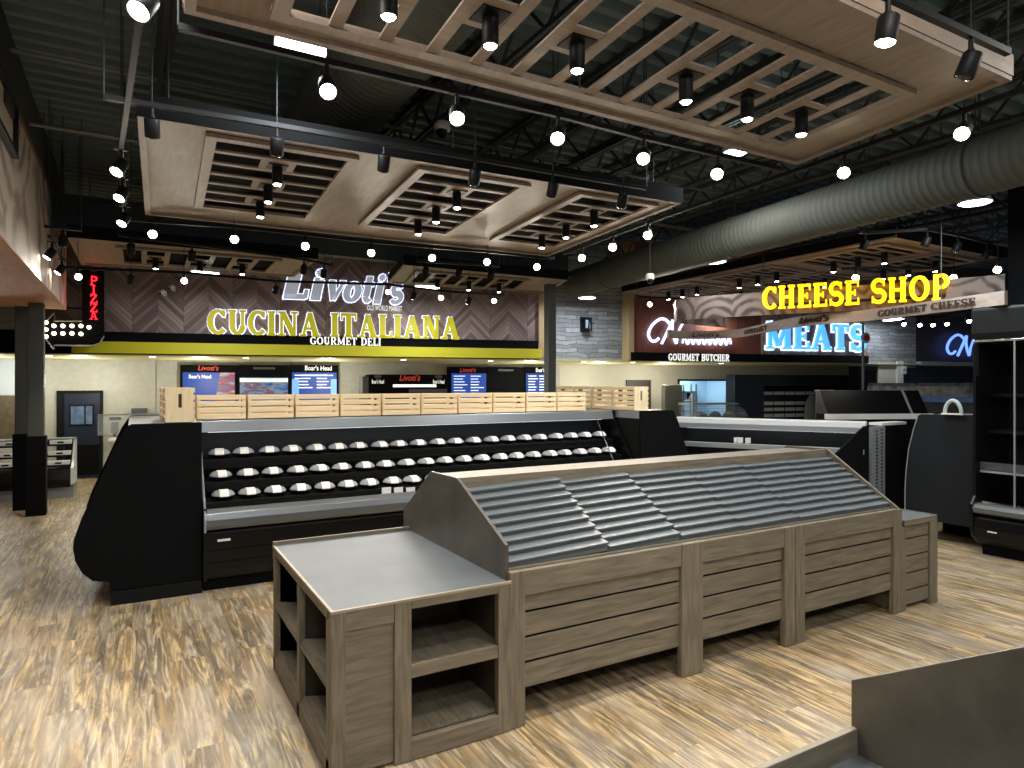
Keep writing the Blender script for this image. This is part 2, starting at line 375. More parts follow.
# ------------------------------------------------------------------ ceiling deck, joists, girder
ZD = 5.5
mb = MB(); prof = []; y = -6.0
while y < 18.4:
    prof += [(y, ZD), (y+.09, ZD), (y+.125, ZD+.085), (y+.215, ZD+.085)]; y += .25
prof += [(y, ZD), (y, ZD+.3), (-6, ZD+.3)]
mb.prism(prof, 'X', -7, 27)
struct(mb.build('ceiling', DECKM))
JX = [.26, 2.98, 4.4, 5.1, 5.8, 6.45, 7.1, 8.4, 9.8, 11.2, 12.6, 14.0, 15.4]
proto = None
for i, x in enumerate(JX):
    if proto is None:
        t = thing('roof_joist', 'dark open web steel roof joist, leftmost one under the deck', 'joist', (x, 0, 5.0), group='open web joists under the deck')
        top = MB().box(-.06, -.012, -5, 14.0, .44, .5).box(.012, .06, -5, 14.0, .44, .5); top.build('top_chord', DARKC, t)
        bot = MB().box(-.05, -.01, -5, 14.0, 0, .045).box(.01, .05, -5, 14.0, 0, .045); bot.build('bottom_chord', DARKC, t)
        w = MB(); yy = -5.0; up = 1
        while yy < 13.6:
            w.bar((0, yy, .03 if up else .46), (0, yy+.4, .46 if up else .03), .025); up = 1-up; yy += .4
        w.build('web', DARKC, t); proto = t
    else:
        dup(proto, (x, 0, 5.0), ORD[i]+' dark open web steel roof joist from the left under the corrugated deck')
g = thing('roof_girder', 'deep dark steel girder crossing below the deck in front of the herringbone wall', 'girder', (0, 11.4, 4.3))
MB().box(-1.0, 7.9, -.11, .11, 0, .03).box(-1.0, 7.9, -.11, .11, .47, .5).build('flange', DARKC, g)
MB().box(-1.0, 7.9, -.02, .02, .03, .47).build('girder_web', DARKC, g)
# left side: the deep header over the side room, mural on its face
def mural_material(name, base, blot, dark, scale=1.0):
    m = bpy.data.materials.new(name); m.use_nodes = True; nt = m.node_tree; N = nt.nodes.new; L = nt.links.new
    b = nt.nodes['Principled BSDF']; b.inputs['Roughness'].default_value = .6
    tc = N('ShaderNodeTexCoord')
    mp = N('ShaderNodeMapping'); mp.inputs['Scale'].default_value = (1, 3.0, .8); L(tc.outputs['Object'], mp.inputs['Vector'])
    w = N('ShaderNodeTexWave'); w.wave_type = 'BANDS'; w.bands_direction = 'Y'; w.inputs['Scale'].default_value = 1.1*scale; w.inputs['Distortion'].default_value = 9; w.inputs['Detail'].default_value = 3; w.inputs['Detail Scale'].default_value = .8
    L(mp.outputs[0], w.inputs['Vector'])
    cr = N('ShaderNodeValToRGB'); e = cr.color_ramp.elements; e[0].position = .12; e[0].color = (*lin(dark), 1); e[1].position = .5; e[1].color = (*lin(base), 1)
    L(w.outputs['Fac'], cr.inputs[0])
    n = N('ShaderNodeTexNoise'); n.inputs['Scale'].default_value = 1.5*scale; n.inputs['Detail'].default_value = 4; L(tc.outputs['Object'], n.inputs['Vector'])
    c2 = N('ShaderNodeValToRGB'); e2 = c2.color_ramp.elements; e2[0].position = .52; e2[0].color = (0, 0, 0, 1); e2[1].position = .6; e2[1].color = (.8, .8, .8, 1)
    L(n.outputs[0], c2.inputs[0])
    mx = N('ShaderNodeMix'); mx.data_type = 'RGBA'; L(c2.outputs[0], mx.inputs[0]); L(cr.outputs[0], mx.inputs[6]); mx.inputs[7].default_value = (*lin(blot), 1)
    L(mx.outputs[2], b.inputs['Base Color']); return m
def rings_material(name, light, dark, scale=1.6):
    m = bpy.data.materials.new(name); m.use_nodes = True; nt = m.node_tree; N = nt.nodes.new; L = nt.links.new
    b = nt.nodes['Principled BSDF']; b.inputs['Roughness'].default_value = .6
    tc = N('ShaderNodeTexCoord'); nz = N('ShaderNodeTexNoise'); nz.inputs['Scale'].default_value = 3; L(tc.outputs['Object'], nz.inputs['Vector'])
    ma = N('ShaderNodeVectorMath'); ma.operation = 'MULTIPLY_ADD'; ma.inputs[1].default_value = (.12, .12, .12); L(nz.outputs['Color'], ma.inputs[0]); L(tc.outputs['Object'], ma.inputs[2])
    vo = N('ShaderNodeTexVoronoi'); vo.inputs['Scale'].default_value = scale; L(ma.outputs[0], vo.inputs['Vector'])
    si = N('ShaderNodeMath'); si.operation = 'MULTIPLY'; si.inputs[1].default_value = 38; L(vo.outputs['Distance'], si.inputs[0])
    sn = N('ShaderNodeMath'); sn.operation = 'SINE'; L(si.outputs[0], sn.inputs[0])
    ad = N('ShaderNodeMath'); ad.operation = 'MULTIPLY_ADD'; ad.inputs[1].default_value = .3; L(sn.outputs[0], ad.inputs[0]); L(nz.outputs[0], ad.inputs[2])
    cr = N('ShaderNodeValToRGB'); e = cr.color_ramp.elements; e[0].position = .15; e[0].color = (*lin(dark), 1); e[1].position = .6; e[1].color = (*lin(light), 1)
    L(ad.outputs[0], cr.inputs[0]); L(cr.outputs[0], b.inputs['Base Color']); return m
MURAL = rings_material('grey_wood_mural', (196, 184, 176), (138, 118, 108), .5)
HDRW = wood('header_soffit_wood', (170, 116, 84), (196, 146, 112), (182, 130, 98), 'Y', bump=.04, dens=6)
struct(MB().box(-5.5, -1.02, -5, 13.85, 3.42, 4.80).build('wall_left_header', mat('header_core', (120, 110, 104), .7)))
struct(MB().box(-1.02, -1.0, -5, 13.85, 3.42, 4.79).build('wall_left_mural', MURAL))
struct(MB().box(-5.5, -1.0, -5, 13.85, 3.395, 3.42).build('trim_header_underside', HDRW))
struct(MB().box(-1.06, -.985, -5, 13.87, 4.79, 4.85).build('trim_header_cap', wood('cap_wood', (96, 70, 56), (120, 90, 72), None, 'Y', dens=6)))
struct(MB().box(-1.3, -1.02, -5, 13.85, 4.85, ZD).build('wall_left', DARKC))
struct(MB().box(-5.6, -5.5, -5, 18, 0, ZD).build('wall_left_side', mat('side_wall', (120, 118, 112), .7)))
struct(MB().box(26, 26.1, -5, 12, 0, ZD).build('wall_right', mat('far_side_wall', (60, 60, 60), .8)))
# round spiral ducts
def duct(name, label, x, z, r, y0, y1, skew=0.0):
    t = thing(name, label, 'duct', (x, y0, z), -math.atan(skew))
    pts = []; rs = []; y = 0
    while y < y1-y0:
        pts += [(0, y, 0), (0, y+.06, 0), (0, y+.068, 0), (0, y+.082, 0)]; rs += [r, r, r+.0035, r+.0035]; y += .09
    MB().tube(pts, rs, 40).build('duct_shell', DUCTM, t, smooth=True)
    for yy in (1.5, (y1-y0)/2, y1-y0-1.5):
        MB().tube([(r*math.cos(a)*1.02, yy, r*math.sin(a)*1.02) for a in [R(q) for q in range(0, 360, 12)]], .015, 6, closed=True).bar((0, yy, r), (0, yy, ZD-z), .02).build('hanger_strap', DARKC, t)
    return t
duct('spiral_duct', 'wide grey spiral air duct running back above the cheese shop canopy', 7.38, 4.34, .30, 2.0, 12.15, .118)
duct('spiral_duct', 'dark round spiral air duct seen above the slats of the nearest ceiling panel', 1.9, 5.02, .42, -3, 9.6)
# thin sprinkler pipes across the deck
for i, (pa, pb, z) in enumerate([((0, 49), (155, 78), 5.2), ((30, 125), (150, 142), 4.95), ((62, 195), (140, 203), 4.85)]):
    a = gp(*pa, z); b = gp(*pb, z); yv = (a.y+b.y)/2
    tag(MB().tube([(-.98, yv, z), (9, yv, z)], .022, 8).build('sprinkler_pipe', mat('pipe_grey', (120, 122, 120), .4, .3)),
        ['thin grey pipe under the deck nearest the camera at upper left', 'thin grey pipe under the deck, middle of three', 'thin grey pipe under the deck just before the dark girder'][i], 'pipe', 'sprinkler pipes under the deck')

# ------------------------------------------------------------------ columns
def column(x0, x1, y0, y1, ztop, clad_h, label, clad=True):
    t = thing('column', label, 'column', ((x0+x1)/2, (y0+y1)/2, 0))
    hx, hy = (x1-x0)/2, (y1-y0)/2
    MB().box(-hx*.78, hx*.78, -hy*.78, hy*.78, 0, ztop).build('post', mat('column_paint', (70, 74, 70), .5), t, .008)
    if clad:
        MB().box(-hx, hx, -hy, hy, 0, clad_h*.58).build('cladding', BLACKM, t, .006)
        MB().box(-hx, hx, -hy, hy, clad_h*.58+.006, clad_h).build('cladding', BLACKM, t, .006)
    return t
column(-1.47, -1.2, 12.86, 13.1, 3.39, 1.27, 'dark square column with black base cladding under the end of the mural header')
column(-1.72, -1.46, 13.55, 13.8, 3.39, 1.27, 'second cladded column just behind and left of the first under the header')
column(7.28, 7.52, 11.2, 11.42, 4.3, 1.2, 'slim dark grey column between the herringbone wall and the stone wall', False)
column(10.35, 10.75, 4.1, 4.5, 5.48, 1.2, 'wide black column rising behind the tall open case at right', False).children[0].data.materials[0] = BLACKM

# ------------------------------------------------------------------ shop-front wall (local x = along the wall, y = depth behind the face)
def wl(mb, name, m, **k):
    o = mb.build(name, m, **k); o.location = WP; o.rotation_euler = (0, 0, WROT); return o
def chevron_material(name, c1, c2, colw=.44, pl=.10):
    m = bpy.data.materials.new(name); m.use_nodes = True; nt = m.node_tree; N = nt.nodes.new; L = nt.links.new
    b = nt.nodes['Principled BSDF']; b.inputs['Roughness'].default_value = .55
    tc = N('ShaderNodeTexCoord'); sp = N('ShaderNodeSeparateXYZ'); L(tc.outputs['Object'], sp.inputs[0])
    def M(op, a, c=None):
        x = N('ShaderNodeMath'); x.operation = op
        for k, v in enumerate((a, c)):
            if v is None: continue
            if isinstance(v, (int, float)): x.inputs[k].default_value = v
            else: L(v, x.inputs[k])
        return x.outputs[0]
    tri = M('PINGPONG', sp.outputs['X'], colw)
    v = M('DIVIDE', M('SUBTRACT', sp.outputs['Z'], tri), pl)
    idx = M('FLOOR', v); fr = M('FRACT', v); ci = M('FLOOR', M('DIVIDE', sp.outputs['X'], colw))
    cb = N('ShaderNodeCombineXYZ'); L(idx, cb.inputs[0]); L(ci, cb.inputs[1])
    wn = N('ShaderNodeTexWhiteNoise'); wn.noise_dimensions = '3D'; L(cb.outputs[0], wn.inputs['Vector'])
    cr = N('ShaderNodeValToRGB'); e = cr.color_ramp.elements; e[0].color = (*lin(c1), 1); e[1].color = (*lin(c2), 1); L(wn.outputs['Value'], cr.inputs[0])
    g = N('ShaderNodeCombineXYZ'); L(M('MULTIPLY', v, 3.0), g.inputs[0]); L(M('MULTIPLY', tri, 1.6), g.inputs[1]); L(ci, g.inputs[2])
    n = N('ShaderNodeTexNoise'); n.inputs['Scale'].default_value = 2; n.inputs['Detail'].default_value = 4; L(g.outputs[0], n.inputs['Vector'])
    mx = N('ShaderNodeMix'); mx.data_type = 'RGBA'; mx.blend_type = 'MULTIPLY'; mx.inputs[0].default_value = .55
    L(cr.outputs[0], mx.inputs[6]); L(n.outputs['Color'], mx.inputs[7])
    c3 = N('ShaderNodeValToRGB'); L(n.outputs[0], c3.inputs[0]); c3.color_ramp.elements[0].position = .3; c3.color_ramp.elements[0].color = (.55, .55, .55, 1); c3.color_ramp.elements[1].position = .7; c3.color_ramp.elements[1].color = (1.2, 1.2, 1.2, 1)
    L(c3.outputs[0], mx.inputs[7])
    seam = M('GREATER_THAN', fr, .94); colseam = M('LESS_THAN', tri, .003); tot = M('MAXIMUM', seam, colseam)
    m2 = N('ShaderNodeMix'); m2.data_type = 'RGBA'; L(tot, m2.inputs[0]); L(mx.outputs[2], m2.inputs[6]); m2.inputs[7].default_value = (*lin((46, 38, 36)), 1)
    L(m2.outputs[2], b.inputs['Base Color']); return m
def stone_material():
    m = bpy.data.materials.new('stacked_stone'); m.use_nodes = True; nt = m.node_tree; N = nt.nodes.new; L = nt.links.new
    b = nt.nodes['Principled BSDF']; b.inputs['Roughness'].default_value = .75
    tc = N('ShaderNodeTexCoord'); sp = N('ShaderNodeSeparateXYZ'); L(tc.outputs['Object'], sp.inputs[0]); cb = N('ShaderNodeCombineXYZ'); L(sp.outputs['X'], cb.inputs[0]); L(sp.outputs['Z'], cb.inputs[1])
    nd = N('ShaderNodeTexNoise'); nd.inputs['Scale'].default_value = 3; L(tc.outputs['Object'], nd.inputs['Vector'])
    ml = N('ShaderNodeVectorMath'); ml.operation = 'MULTIPLY_ADD'; ml.inputs[1].default_value = (.16, .12, 0); L(nd.outputs['Color'], ml.inputs[0]); L(cb.outputs[0], ml.inputs[2])
    br = N('ShaderNodeTexBrick'); L(ml.outputs[0], br.inputs['Vector']); br.inputs['Scale'].default_value = 1; br.inputs['Brick Width'].default_value = .55; br.inputs['Row Height'].default_value = .10
    br.inputs['Mortar Size'].default_value = .008; br.squash = 1.6; br.squash_frequency = 3; br.inputs['Color1'].default_value = (*lin((128, 132, 138)), 1); br.inputs['Color2'].default_value = (*lin((172, 176, 182)), 1); br.inputs['Mortar'].default_value = (*lin((104, 107, 112)), 1)
    n = N('ShaderNodeTexNoise'); n.inputs['Scale'].default_value = 7; n.inputs['Detail'].default_value = 6; L(tc.outputs['Object'], n.inputs['Vector'])
    cr = N('ShaderNodeValToRGB'); cr.color_ramp.elements[0].position = .3; cr.color_ramp.elements[0].color = (.7, .7, .7, 1); cr.color_ramp.elements[1].position = .7; L(n.outputs[0], cr.inputs[0])
    mx = N('ShaderNodeMix'); mx.data_type = 'RGBA'; mx.blend_type = 'MULTIPLY'; mx.inputs[0].default_value = .8; L(br.outputs['Color'], mx.inputs[6]); L(cr.outputs[0], mx.inputs[7])
    L(mx.outputs[2], b.inputs['Base Color'])
    bp = N('ShaderNodeBump'); bp.inputs['Strength'].default_value = .5; bp.inputs['Distance'].default_value = .03; L(br.outputs['Fac'], bp.inputs['Height']); bp.invert = True; L(bp.outputs[0], b.inputs['Normal'])
    return m
CHEV = chevron_material('herringbone_planks', (108, 90, 87), (168, 146, 141))
STONE = stone_material()
OFFL = 2.85
zb = 3.06; z_soff = 2.66
sL, sR = wall(64, 300)[0], wall(538, 300)[0]
sS = wall(622, 300, .3)[0]; sM = wall(867, 300)[0]; sS2 = wall(919, 300)[0]
struct(wl(MB().box(sL-.6, sR, 0, .15, zb, ZD), 'wall_back', CHEV))
struct(wl(MB().box(-7, sL-.6, 0, .15, zb, ZD), 'wall_back_pizza', wood('grey_barn_boards', (108, 98, 92), (150, 140, 132), None, 'X', dens=9)))
struct(wl(MB().box(sR, sR+.14, -.06, .45, 2.72, ZD), 'trim_deli_end', wood('tan_trim', (176, 150, 112), (196, 172, 134), None, 'Z')))
struct(wl(MB().box(sR+.14, sS, .3, .45, z_soff, ZD), 'wall_back_stone', STONE))
REDW = wood('red_brown_panels', (112, 62, 48), (146, 84, 64), (128, 72, 56), 'Z', dens=7)
struct(wl(MB().box(sS, sS+.14, -.05, .45, z_soff, ZD), 'trim_butcher_side', MATS['tan_trim']))
struct(wl(MB().box(sS+.14, sM, 0, .15, 2.84, ZD), 'wall_back_butcher', REDW))
struct(wl(MB().box(sM, sS2, .1, .25, 2.0, ZD), 'wall_back_far_stone', STONE))
struct(wl(MB().box(sS2, 27, .1, .25, 2.3, ZD), 'wall_back_dark', wood('dark_brown_panels', (52, 42, 40), (70, 58, 54), None, 'X', dens=7)))
struct(wl(MB().box(-7, sR+.02, -.03, .15, 2.66, zb+.02), 'trim_black_fascia', BLACKM))
struct(wl(MB().box(sS+.05, sM, -.06, .15, z_soff, 2.86), 'trim_butcher_fascia', BLACKM))
y0s, y1s = wall(73.5, 348)[0], wall(540, 354)[0]
struct(wl(MB().box(y0s, y1s, -.12, -.03, 2.675, 2.89), 'trim_yellow_band', YELLOW, bev=.004))
struct(wl(MB().box(-7, 26, -.02, OFFL+.1, 2.64, 2.66), 'ceiling_soffit', mat('soffit_paint', (206, 200, 140), .5)))
# lower wall, with a service opening into a lit cooler room
TILE = mat('mottled_wall_tile', (186, 186, 176), .5, var=.1, scale=7, detail=6)
so0, so1, zo0, zo1 = *[wall(x, 390, OFFL)[0] for x in (679, 729)], 0.9, wall(700, 381, OFFL)[1]
sC = wall(560, 390, OFFL)[0]
struct(wl(MB().box(-7, sC, OFFL, OFFL+.15, 0, 2.66), 'wall_back_tile', TILE))
sN = wall(734, 390, OFFL)[0]
struct(wl(MB().box(sC, so0, OFFL, OFFL+.15, 0, 2.66).box(so0, so1, OFFL, OFFL+.15, zo1, 2.66).box(so0, so1, OFFL, OFFL+.15, 0, zo0).box(so1, sN, OFFL, OFFL+.15, 0, 2.66).box(sN, 20, OFFL, OFFL+.15, 0, 2.66), 'wall_back_cream', CREAM))
for k, px in enumerate((42, 156)):
    s = wall(px, 380, OFFL)[0]
    struct(wl(MB().box(s-.006, s+.006, OFFL-.008, OFFL, 0, 2.64), 'trim_panel_joint', mat('joint_grey', (120, 122, 118), .4)))
struct(wl(MB().box(so0-.3, so1+.3, OFFL+1.6, OFFL+1.7, .5, 2.66).box(so0-.4, so0-.3, OFFL+.15, OFFL+1.7, .5, 2.66).box(so1+.3, so1+.4, OFFL+.15, OFFL+1.7, .5, 2.66), 'wall_back_cooler_room', mat('cooler_panels', (176, 206, 226), .4)))
struct(wl(MB().box(so0-.4, so1+.4, OFFL+.15, OFFL+1.7, 2.5, 2.6), 'ceiling_cooler_room', WHITEP))
ol = bpy.data.lights.new('cooler_lamp', 'AREA'); ol.size = 1.0; ol.energy = 26; ol.color = (.75, .9, 1)
oo = bpy.data.objects.new('cooler_lamp', ol); COL.objects.link(oo)
oo.location = WP+WE*((so0+so1)/2)+WN*(OFFL+.9)+Vector((0, 0, 2.45))
fr = struct(wl(MB().box(so0-.05, so0, OFFL-.05, OFFL+.16, .9, zo1).box(so1, so1+.05, OFFL-.05, OFFL+.16, .9, zo1).box(so0-.05, so1+.05, OFFL-.05, OFFL+.16, zo1, zo1+.05), 'window_1', BLACK))
# cooler room wall shelf on brackets
t = thing('wall_shelf', 'pale blue wall shelf on two brackets inside the lit room behind the opening', 'shelf', WP+WE*((so0+so1)/2)+WN*(OFFL+1.55), WROT)
wz = wall(715, 392, OFFL+1.5)[1]
MB().box(-.75, .75, -.3, .04, wz, wz+.03).build('board', mat('shelf_blue', (150, 190, 215), .4), t)
for sx in (-.45, .45):
    MB().prism([(.04, wz), (-.24, wz), (.04, wz-.22)], 'X', sx-.015, sx+.015).build('bracket', BLACK, t)
# dark framed pale door near the crates
d0, d1 = wall(626, 390, OFFL)[0], wall(650, 390, OFFL)[0]; zt = wall(638, 380, OFFL)[1]
struct(wl(MB().box(d0, d0+.08, OFFL-.06, OFFL, 0, zt).box(d1-.08, d1, OFFL-.06, OFFL, 0, zt).box(d0, d1, OFFL-.06, OFFL, zt-.08, zt).box(d0+.08, d1-.08, OFFL-.02, OFFL, 0, zt-.08), 'door_2', mat('door_frame_brown', (70, 64, 54), .5)))
# black traffic door at the left
d0, d1, z0, zt = wrect(58, 390.5, 103, 478, OFFL)
t = struct(wl(MB().box(d0+.12, d1-.02, OFFL-.07, OFFL-.02, 0.02, zt-.06), 'door_1', NAVY))
wl(MB().box(d0, d0+.12, OFFL-.1, OFFL, 0, zt).box(d1-.04, d1, OFFL-.1, OFFL, 0, zt).box(d0, d1, OFFL-.1, OFFL, zt-.06, zt), 'door_frame', BLACK)
bpy.data.objects['door_frame'].parent = t; bpy.data.objects['door_frame'].location = (0, 0, 0); bpy.data.objects['door_frame'].rotation_euler = (0, 0, 0)
a, b_, c, e = wrect(72, 406, 93.5, 424, OFFL)
o = MB().box(a, b_, OFFL-.085, OFFL-.07, c, e).build('window_pane', mat('door_glass', (96, 118, 150), .08, var=.5, scale=4), t)
o = MB().box(a-.03, a, OFFL-.09, OFFL-.07, c-.03, e+.03).box(b_, b_+.03, OFFL-.09, OFFL-.07, c-.03, e+.03).box(a, b_, OFFL-.09, OFFL-.07, c-.03, c).box(a, b_, OFFL-.09, OFFL-.07, e, e+.03).box((a+b_)/2+.05, (a+b_)/2+.08, OFFL-.09, OFFL-.07, c, e).build('window_frame', BLACK, t)
MB().box(d0+.16, d1-.06, OFFL-.085, OFFL-.07, .08, .75).build('kick_plate', BLACKM, t)
# ------------------------------------------------------------------ produce island
def bp(mb, name, m, parent, **k):
    bmesh.ops.translate(mb.b, verts=mb.b.verts, vec=-parent.location)
    return mb.build(name, m, parent, **k)
EDGE = wood('pale_edge_band', (140, 130, 112), (166, 156, 138), None, 'X', bump=0)
def make_island(back_z=1.05, back_y=4.66, y1=5.12, rim=.03):
    t = thing('produce_island', 'long weathered wood produce island with grey stepped top in the middle of the floor', 'display stand', (3.8, 4.3, 0), group='wooden produce islands')
    x0, x1, y0, zt = .9, 1.985, 3.46, .905
    bx = lambda *a: MB().box(*a)
    # --- square end unit at the left
    bp(bx(x0+.012, x1-.02, y0+.014, y1-.012, zt-.012, zt+.001), 'tabletop', GREYTOP, t)
    bp(bx(x0-.003, x0+.014, y0-.003, y1, zt-.012, zt+.004).box(x0+.014, x1, y0-.003, y0+.014, zt-.012, zt+.004), 'edge_trim', EDGE, t, bev=.002)
    bp(bx(x0, x0+.04, y0+.09, y1-.03, zt-.06, zt-.013), 'top_rail', WOODY, t, bev=.002)
    bp(bx(x0, x1, y1-.022, y1, zt-.1, zt+rim), 'back_rim', WOODX, t, bev=.003)
    for a, b in ((x0, x0+.078), (1.247, 1.346), (1.898, 1.985)):
        bp(bx(a, b, y0, y0+.05, 0.005, zt-.012), 'stile', WOODZ, t, bev=.003)
    bp(bx(x0+.078, 1.247, y0+.004, y0+.04, .79, zt-.012), 'apron', WOODX, t, bev=.002)
    bp(bx(x0+.078, 1.247, y0+.016, y0+.04, .02, .79), 'plank_panel', WOODX, t)
    bp(bx(1.346, 1.898, y0, y0+.045, .848, zt-.012), 'top_rail', WOODX, t, bev=.002)
    bp(bx(1.346, 1.898, y0, y0+.045, .005, .116), 'bottom_rail', WOODX, t, bev=.002)
    for z in (.116, .505):
        s = bp(bx(1.30, 1.94, y0+.05, y0+.62, z, z+.025), 'shelf', WOODY, t)
        if z > .2: bp(bx(1.346, 1.898, y0+.005, y0+.05, z-.045, z+.03), 'shelf_lip', WOODX, t, bev=.003)
    bp(bx(1.28, 1.30, y0+.05, y0+.62, .02, zt-.02).box(1.94, 1.96, y0+.05, y0+.62, .02, zt-.02).box(1.28, 1.96, y0+.62, y0+.64, .02, zt-.02), 'cubby_liner', mat('cubby_dark_wood', (64, 57, 48), .6, var=.15, scale=5), t)
    # left face: two bays, two shelves each
    for a, b in ((y0+.052, y0+.11), (4.23, 4.29), (y1-.08, y1-.022)):
        bp(bx(x0, x0+.04, a, b, .005, zt-.062), 'stile', WOODZ, t, bev=.003)
    bp(bx(x0, x0+.035, y0+.05, y1-.02, .005, .10), 'bottom_rail', WOODY, t, bev=.002)
    for a, b in ((y0+.11, 4.23), (4.29, y1-.08)):
        for z in (.10, .46):
            bp(MB().prism([(x0+.005, z), (x0+.03, z+.045), (x0+.32, z-.005), (x0+.32, z-.03), (x0+.03, z-.03)], 'Y', a, b), 'shelf', WOODY, t)
    bp(bx(x0+.32, x0+.34, y0+.06, y1-.03, .02, zt-.03).box(x0+.04, x0+.32, 4.25, 4.27, .05, zt-.05).box(x0+.04, x0+.32, y0+.045, y0+.06, .05, zt-.05).box(x0+.04, x0+.32, y1-.05, y1-.03, .05, zt-.05), 'cubby_liner', MATS['cubby_dark_wood'], t)
    bp(bx(x0+.02, x1-.02, y1-.05, y1-.022, .02, zt-.1), 'back_panel', WOODX, t)
    # --- long middle unit
    X0, X1, Y0, Y1 = 1.985, 6.10, 3.47, 5.24
    prof = [(Y0+.03, .02), (Y0+.03, 1.12), (4.195, 1.443), (back_y, 1.435), (Y1, back_z), (Y1, .02)]
    profR = [(Y0+.01, .02), (Y0+.01, .962), (4.195, 1.446), (4.66, 1.438), (Y1, 1.05), (Y1, .02)]
    bp(MB().prism(prof, 'X', X0-.02, X0+.004), 'gable_panel', GABLE, t, bev=.002)
    bp(MB().prism([(a, b+.003) for a, b in profR], 'X', X1-.03, X1), 'gable_panel', WOODY, t, bev=.002)
    bp(MB().prism([(a+.05, b-.03) for a, b in profR], 'X', X1+.05, X1+.075), 'gable_panel', WOODY, t, bev=.002)
    bp(bx(X0+.005, X1-.03, 4.19, 4.235, 1.36, 1.442).box(X0+.005, X1-.03, 4.235, 4.64, 1.40, 1.42), 'ridge_board', WOODX, t, bev=.002)
    posts = ((X0-.0, X0+.105), (3.392, 3.60), (4.50, 4.628), (4.634, 4.75), (X1-.10, X1+.03))
    for a, b in posts: bp(bx(a, b, Y0, Y0+.05, .004, .955), 'post', WOODZ, t, bev=.004)
    for a, b in ((X0+.105, 3.392), (3.60, 4.50), (4.75, X1-.10)):
        bp(bx(a, b, Y0+.006, Y0+.05, .80, .953), 'apron', WOODX, t, bev=.003)
        for z0, z1 in ((.697, .80), (.542, .681), (.385, .526), (.222, .369)):
            bp(bx(a-.003, b+.003, Y0+.028, Y0+.046, z0, z1), 'slat_board', WOODX, t, bev=.003)
    bp(bx(X0+.01, X1-.02, Y0+.052, Y0+.06, .23, .94), 'backing', BLACKM, t)
    bp(bx(X0+.01, X1-.03, Y0+.055, Y0+.085, .94, .962), 'lip_ledge', WOODX, t)
    bp(bx(X0+.02, X1-.02, 3.9, 4.9, .0, .22), 'plinth', BLACKM, t)
    bp(MB().prism([(4.66, 1.40), (Y1-.02, 1.02), (Y1-.02, .9), (4.5, .9)], 'X', X0+.01, X1-.04), 'rear_slope', LOUVM, t)
    bp(bx(X0+.01, X1-.03, Y1-.03, Y1, .2, 1.03), 'back_panel', WOODX, t)
    # stepped grey liners: six sections of nine shingled steps
    ss = [X0+.012, 2.80, 3.46, 4.12, 4.79, 5.42, X1-.032]; tilt = [.03, .02, .006, .008, .005, .004]
    for k in range(6):
        mb = MB(); a, b = ss[k]+.002, ss[k+1]-.002; r = tilt[k]
        for i in range(9):
            f = i/9; y = Y0+.075+.645*f; z = .958+.40*f
            def P(x, yy, zz): return (x, yy, zz+r*(x-a)/(b-a))
            mb.hexa([P(a, y, z+.030), P(b, y, z+.030), P(b, y+.085, z+.042), P(a, y+.085, z+.042), P(a, y, z+.042), P(b, y, z+.042), P(b, y+.085, z+.054), P(a, y+.085, z+.054)])
            mb.hexa([P(a, y+.018, z-.02), P(b, y+.018, z-.02), P(b, y+.03, z-.02), P(a, y+.03, z-.02), P(a, y+.018, z+.034), P(b, y+.018, z+.034), P(b, y+.03, z+.034), P(a, y+.03, z+.034)])
        bp(mb, 'stepped_liner', LOUVM, t, bev=.002)
    # --- lower end unit at the right
    x0, x1, zt = X1+.075, 6.73, .835
    bp(bx(x0, x1-.012, Y0+.02, y1-.012, zt-.012, zt-.002), 'tabletop', GREYTOP, t)
    bp(bx(x0, x1, Y0, Y0+.016, zt-.05, zt+.006).box(x1-.014, x1, Y0, y1, zt-.05, zt+.006).box(x0, x1, y1-.02, y1, zt-.1, zt+.04), 'edge_trim', WOODX, t, bev=.002)
    bp(bx(x0-.04, x0+.04, Y0+.01, Y0+.05, .004, zt-.05), 'stile', WOODZ, t, bev=.003)
    bp(bx(x1-.13, x1, Y0, Y0+.05, .004, zt-.05), 'stile', WOODZ, t, bev=.003)
    for z0, z1 in ((.665, .785), (.505, .65), (.345, .49), (.185, .33), (.05, .17)):
        bp(bx(x0+.04, x1-.13, Y0+.02, Y0+.04, z0, z1), 'slat_board', WOODX, t, bev=.003)
    bp(bx(x0, x1-.02, Y0+.042, y1-.02, .03, zt-.02), 'core', mat('cubby_dark_wood', (64, 57, 48)), t)
    return t
isl = make_island()
near = make_island(1.137, 4.72, 5.24, .085); near.location = (3.86, .37, 0); near['label'] = 'nearer wooden produce island, only its gable end and grey top showing at lower right'

# ------------------------------------------------------------------ refrigerated case with rows of bowls
CZ = 1.715
case = thing('refrigerated_case', 'long black open refrigerated case holding three rows of lidded bowls', 'display case', (3.45, 7.9, 0))
cx0, cx1 = .625, 6.30
bp(MB().box(cx0, cx1, 7.36, 8.6, 0, .13), 'kick_base', BLACKM, case)
bp(MB().prism([(7.30, .13), (7.25, .22), (7.25, .60), (7.30, .66), (8.6, .66), (8.6, .13)], 'X', cx0, cx1), 'lower_body', GLOSSB, case, bev=.01)
bp(MB().prism([(7.215, .64), (7.19, .68), (7.19, .74), (7.22, .80), (7.30, .835), (7.36, .83), (7.36, .64)], 'X', cx0, cx1), 'bumper_rail', mat('bumper_steel', (112, 117, 121), .32, .6), case, bev=.006)
for z in (.30, .42): bp(MB().box(cx0+.02, cx1-.02, 7.243, 7.25, z, z+.008), 'body_groove', BLACKM, case)
bp(MB().box(cx0, cx1, 7.36, 8.5, .66, .76), 'well_floor', BLACK, case)
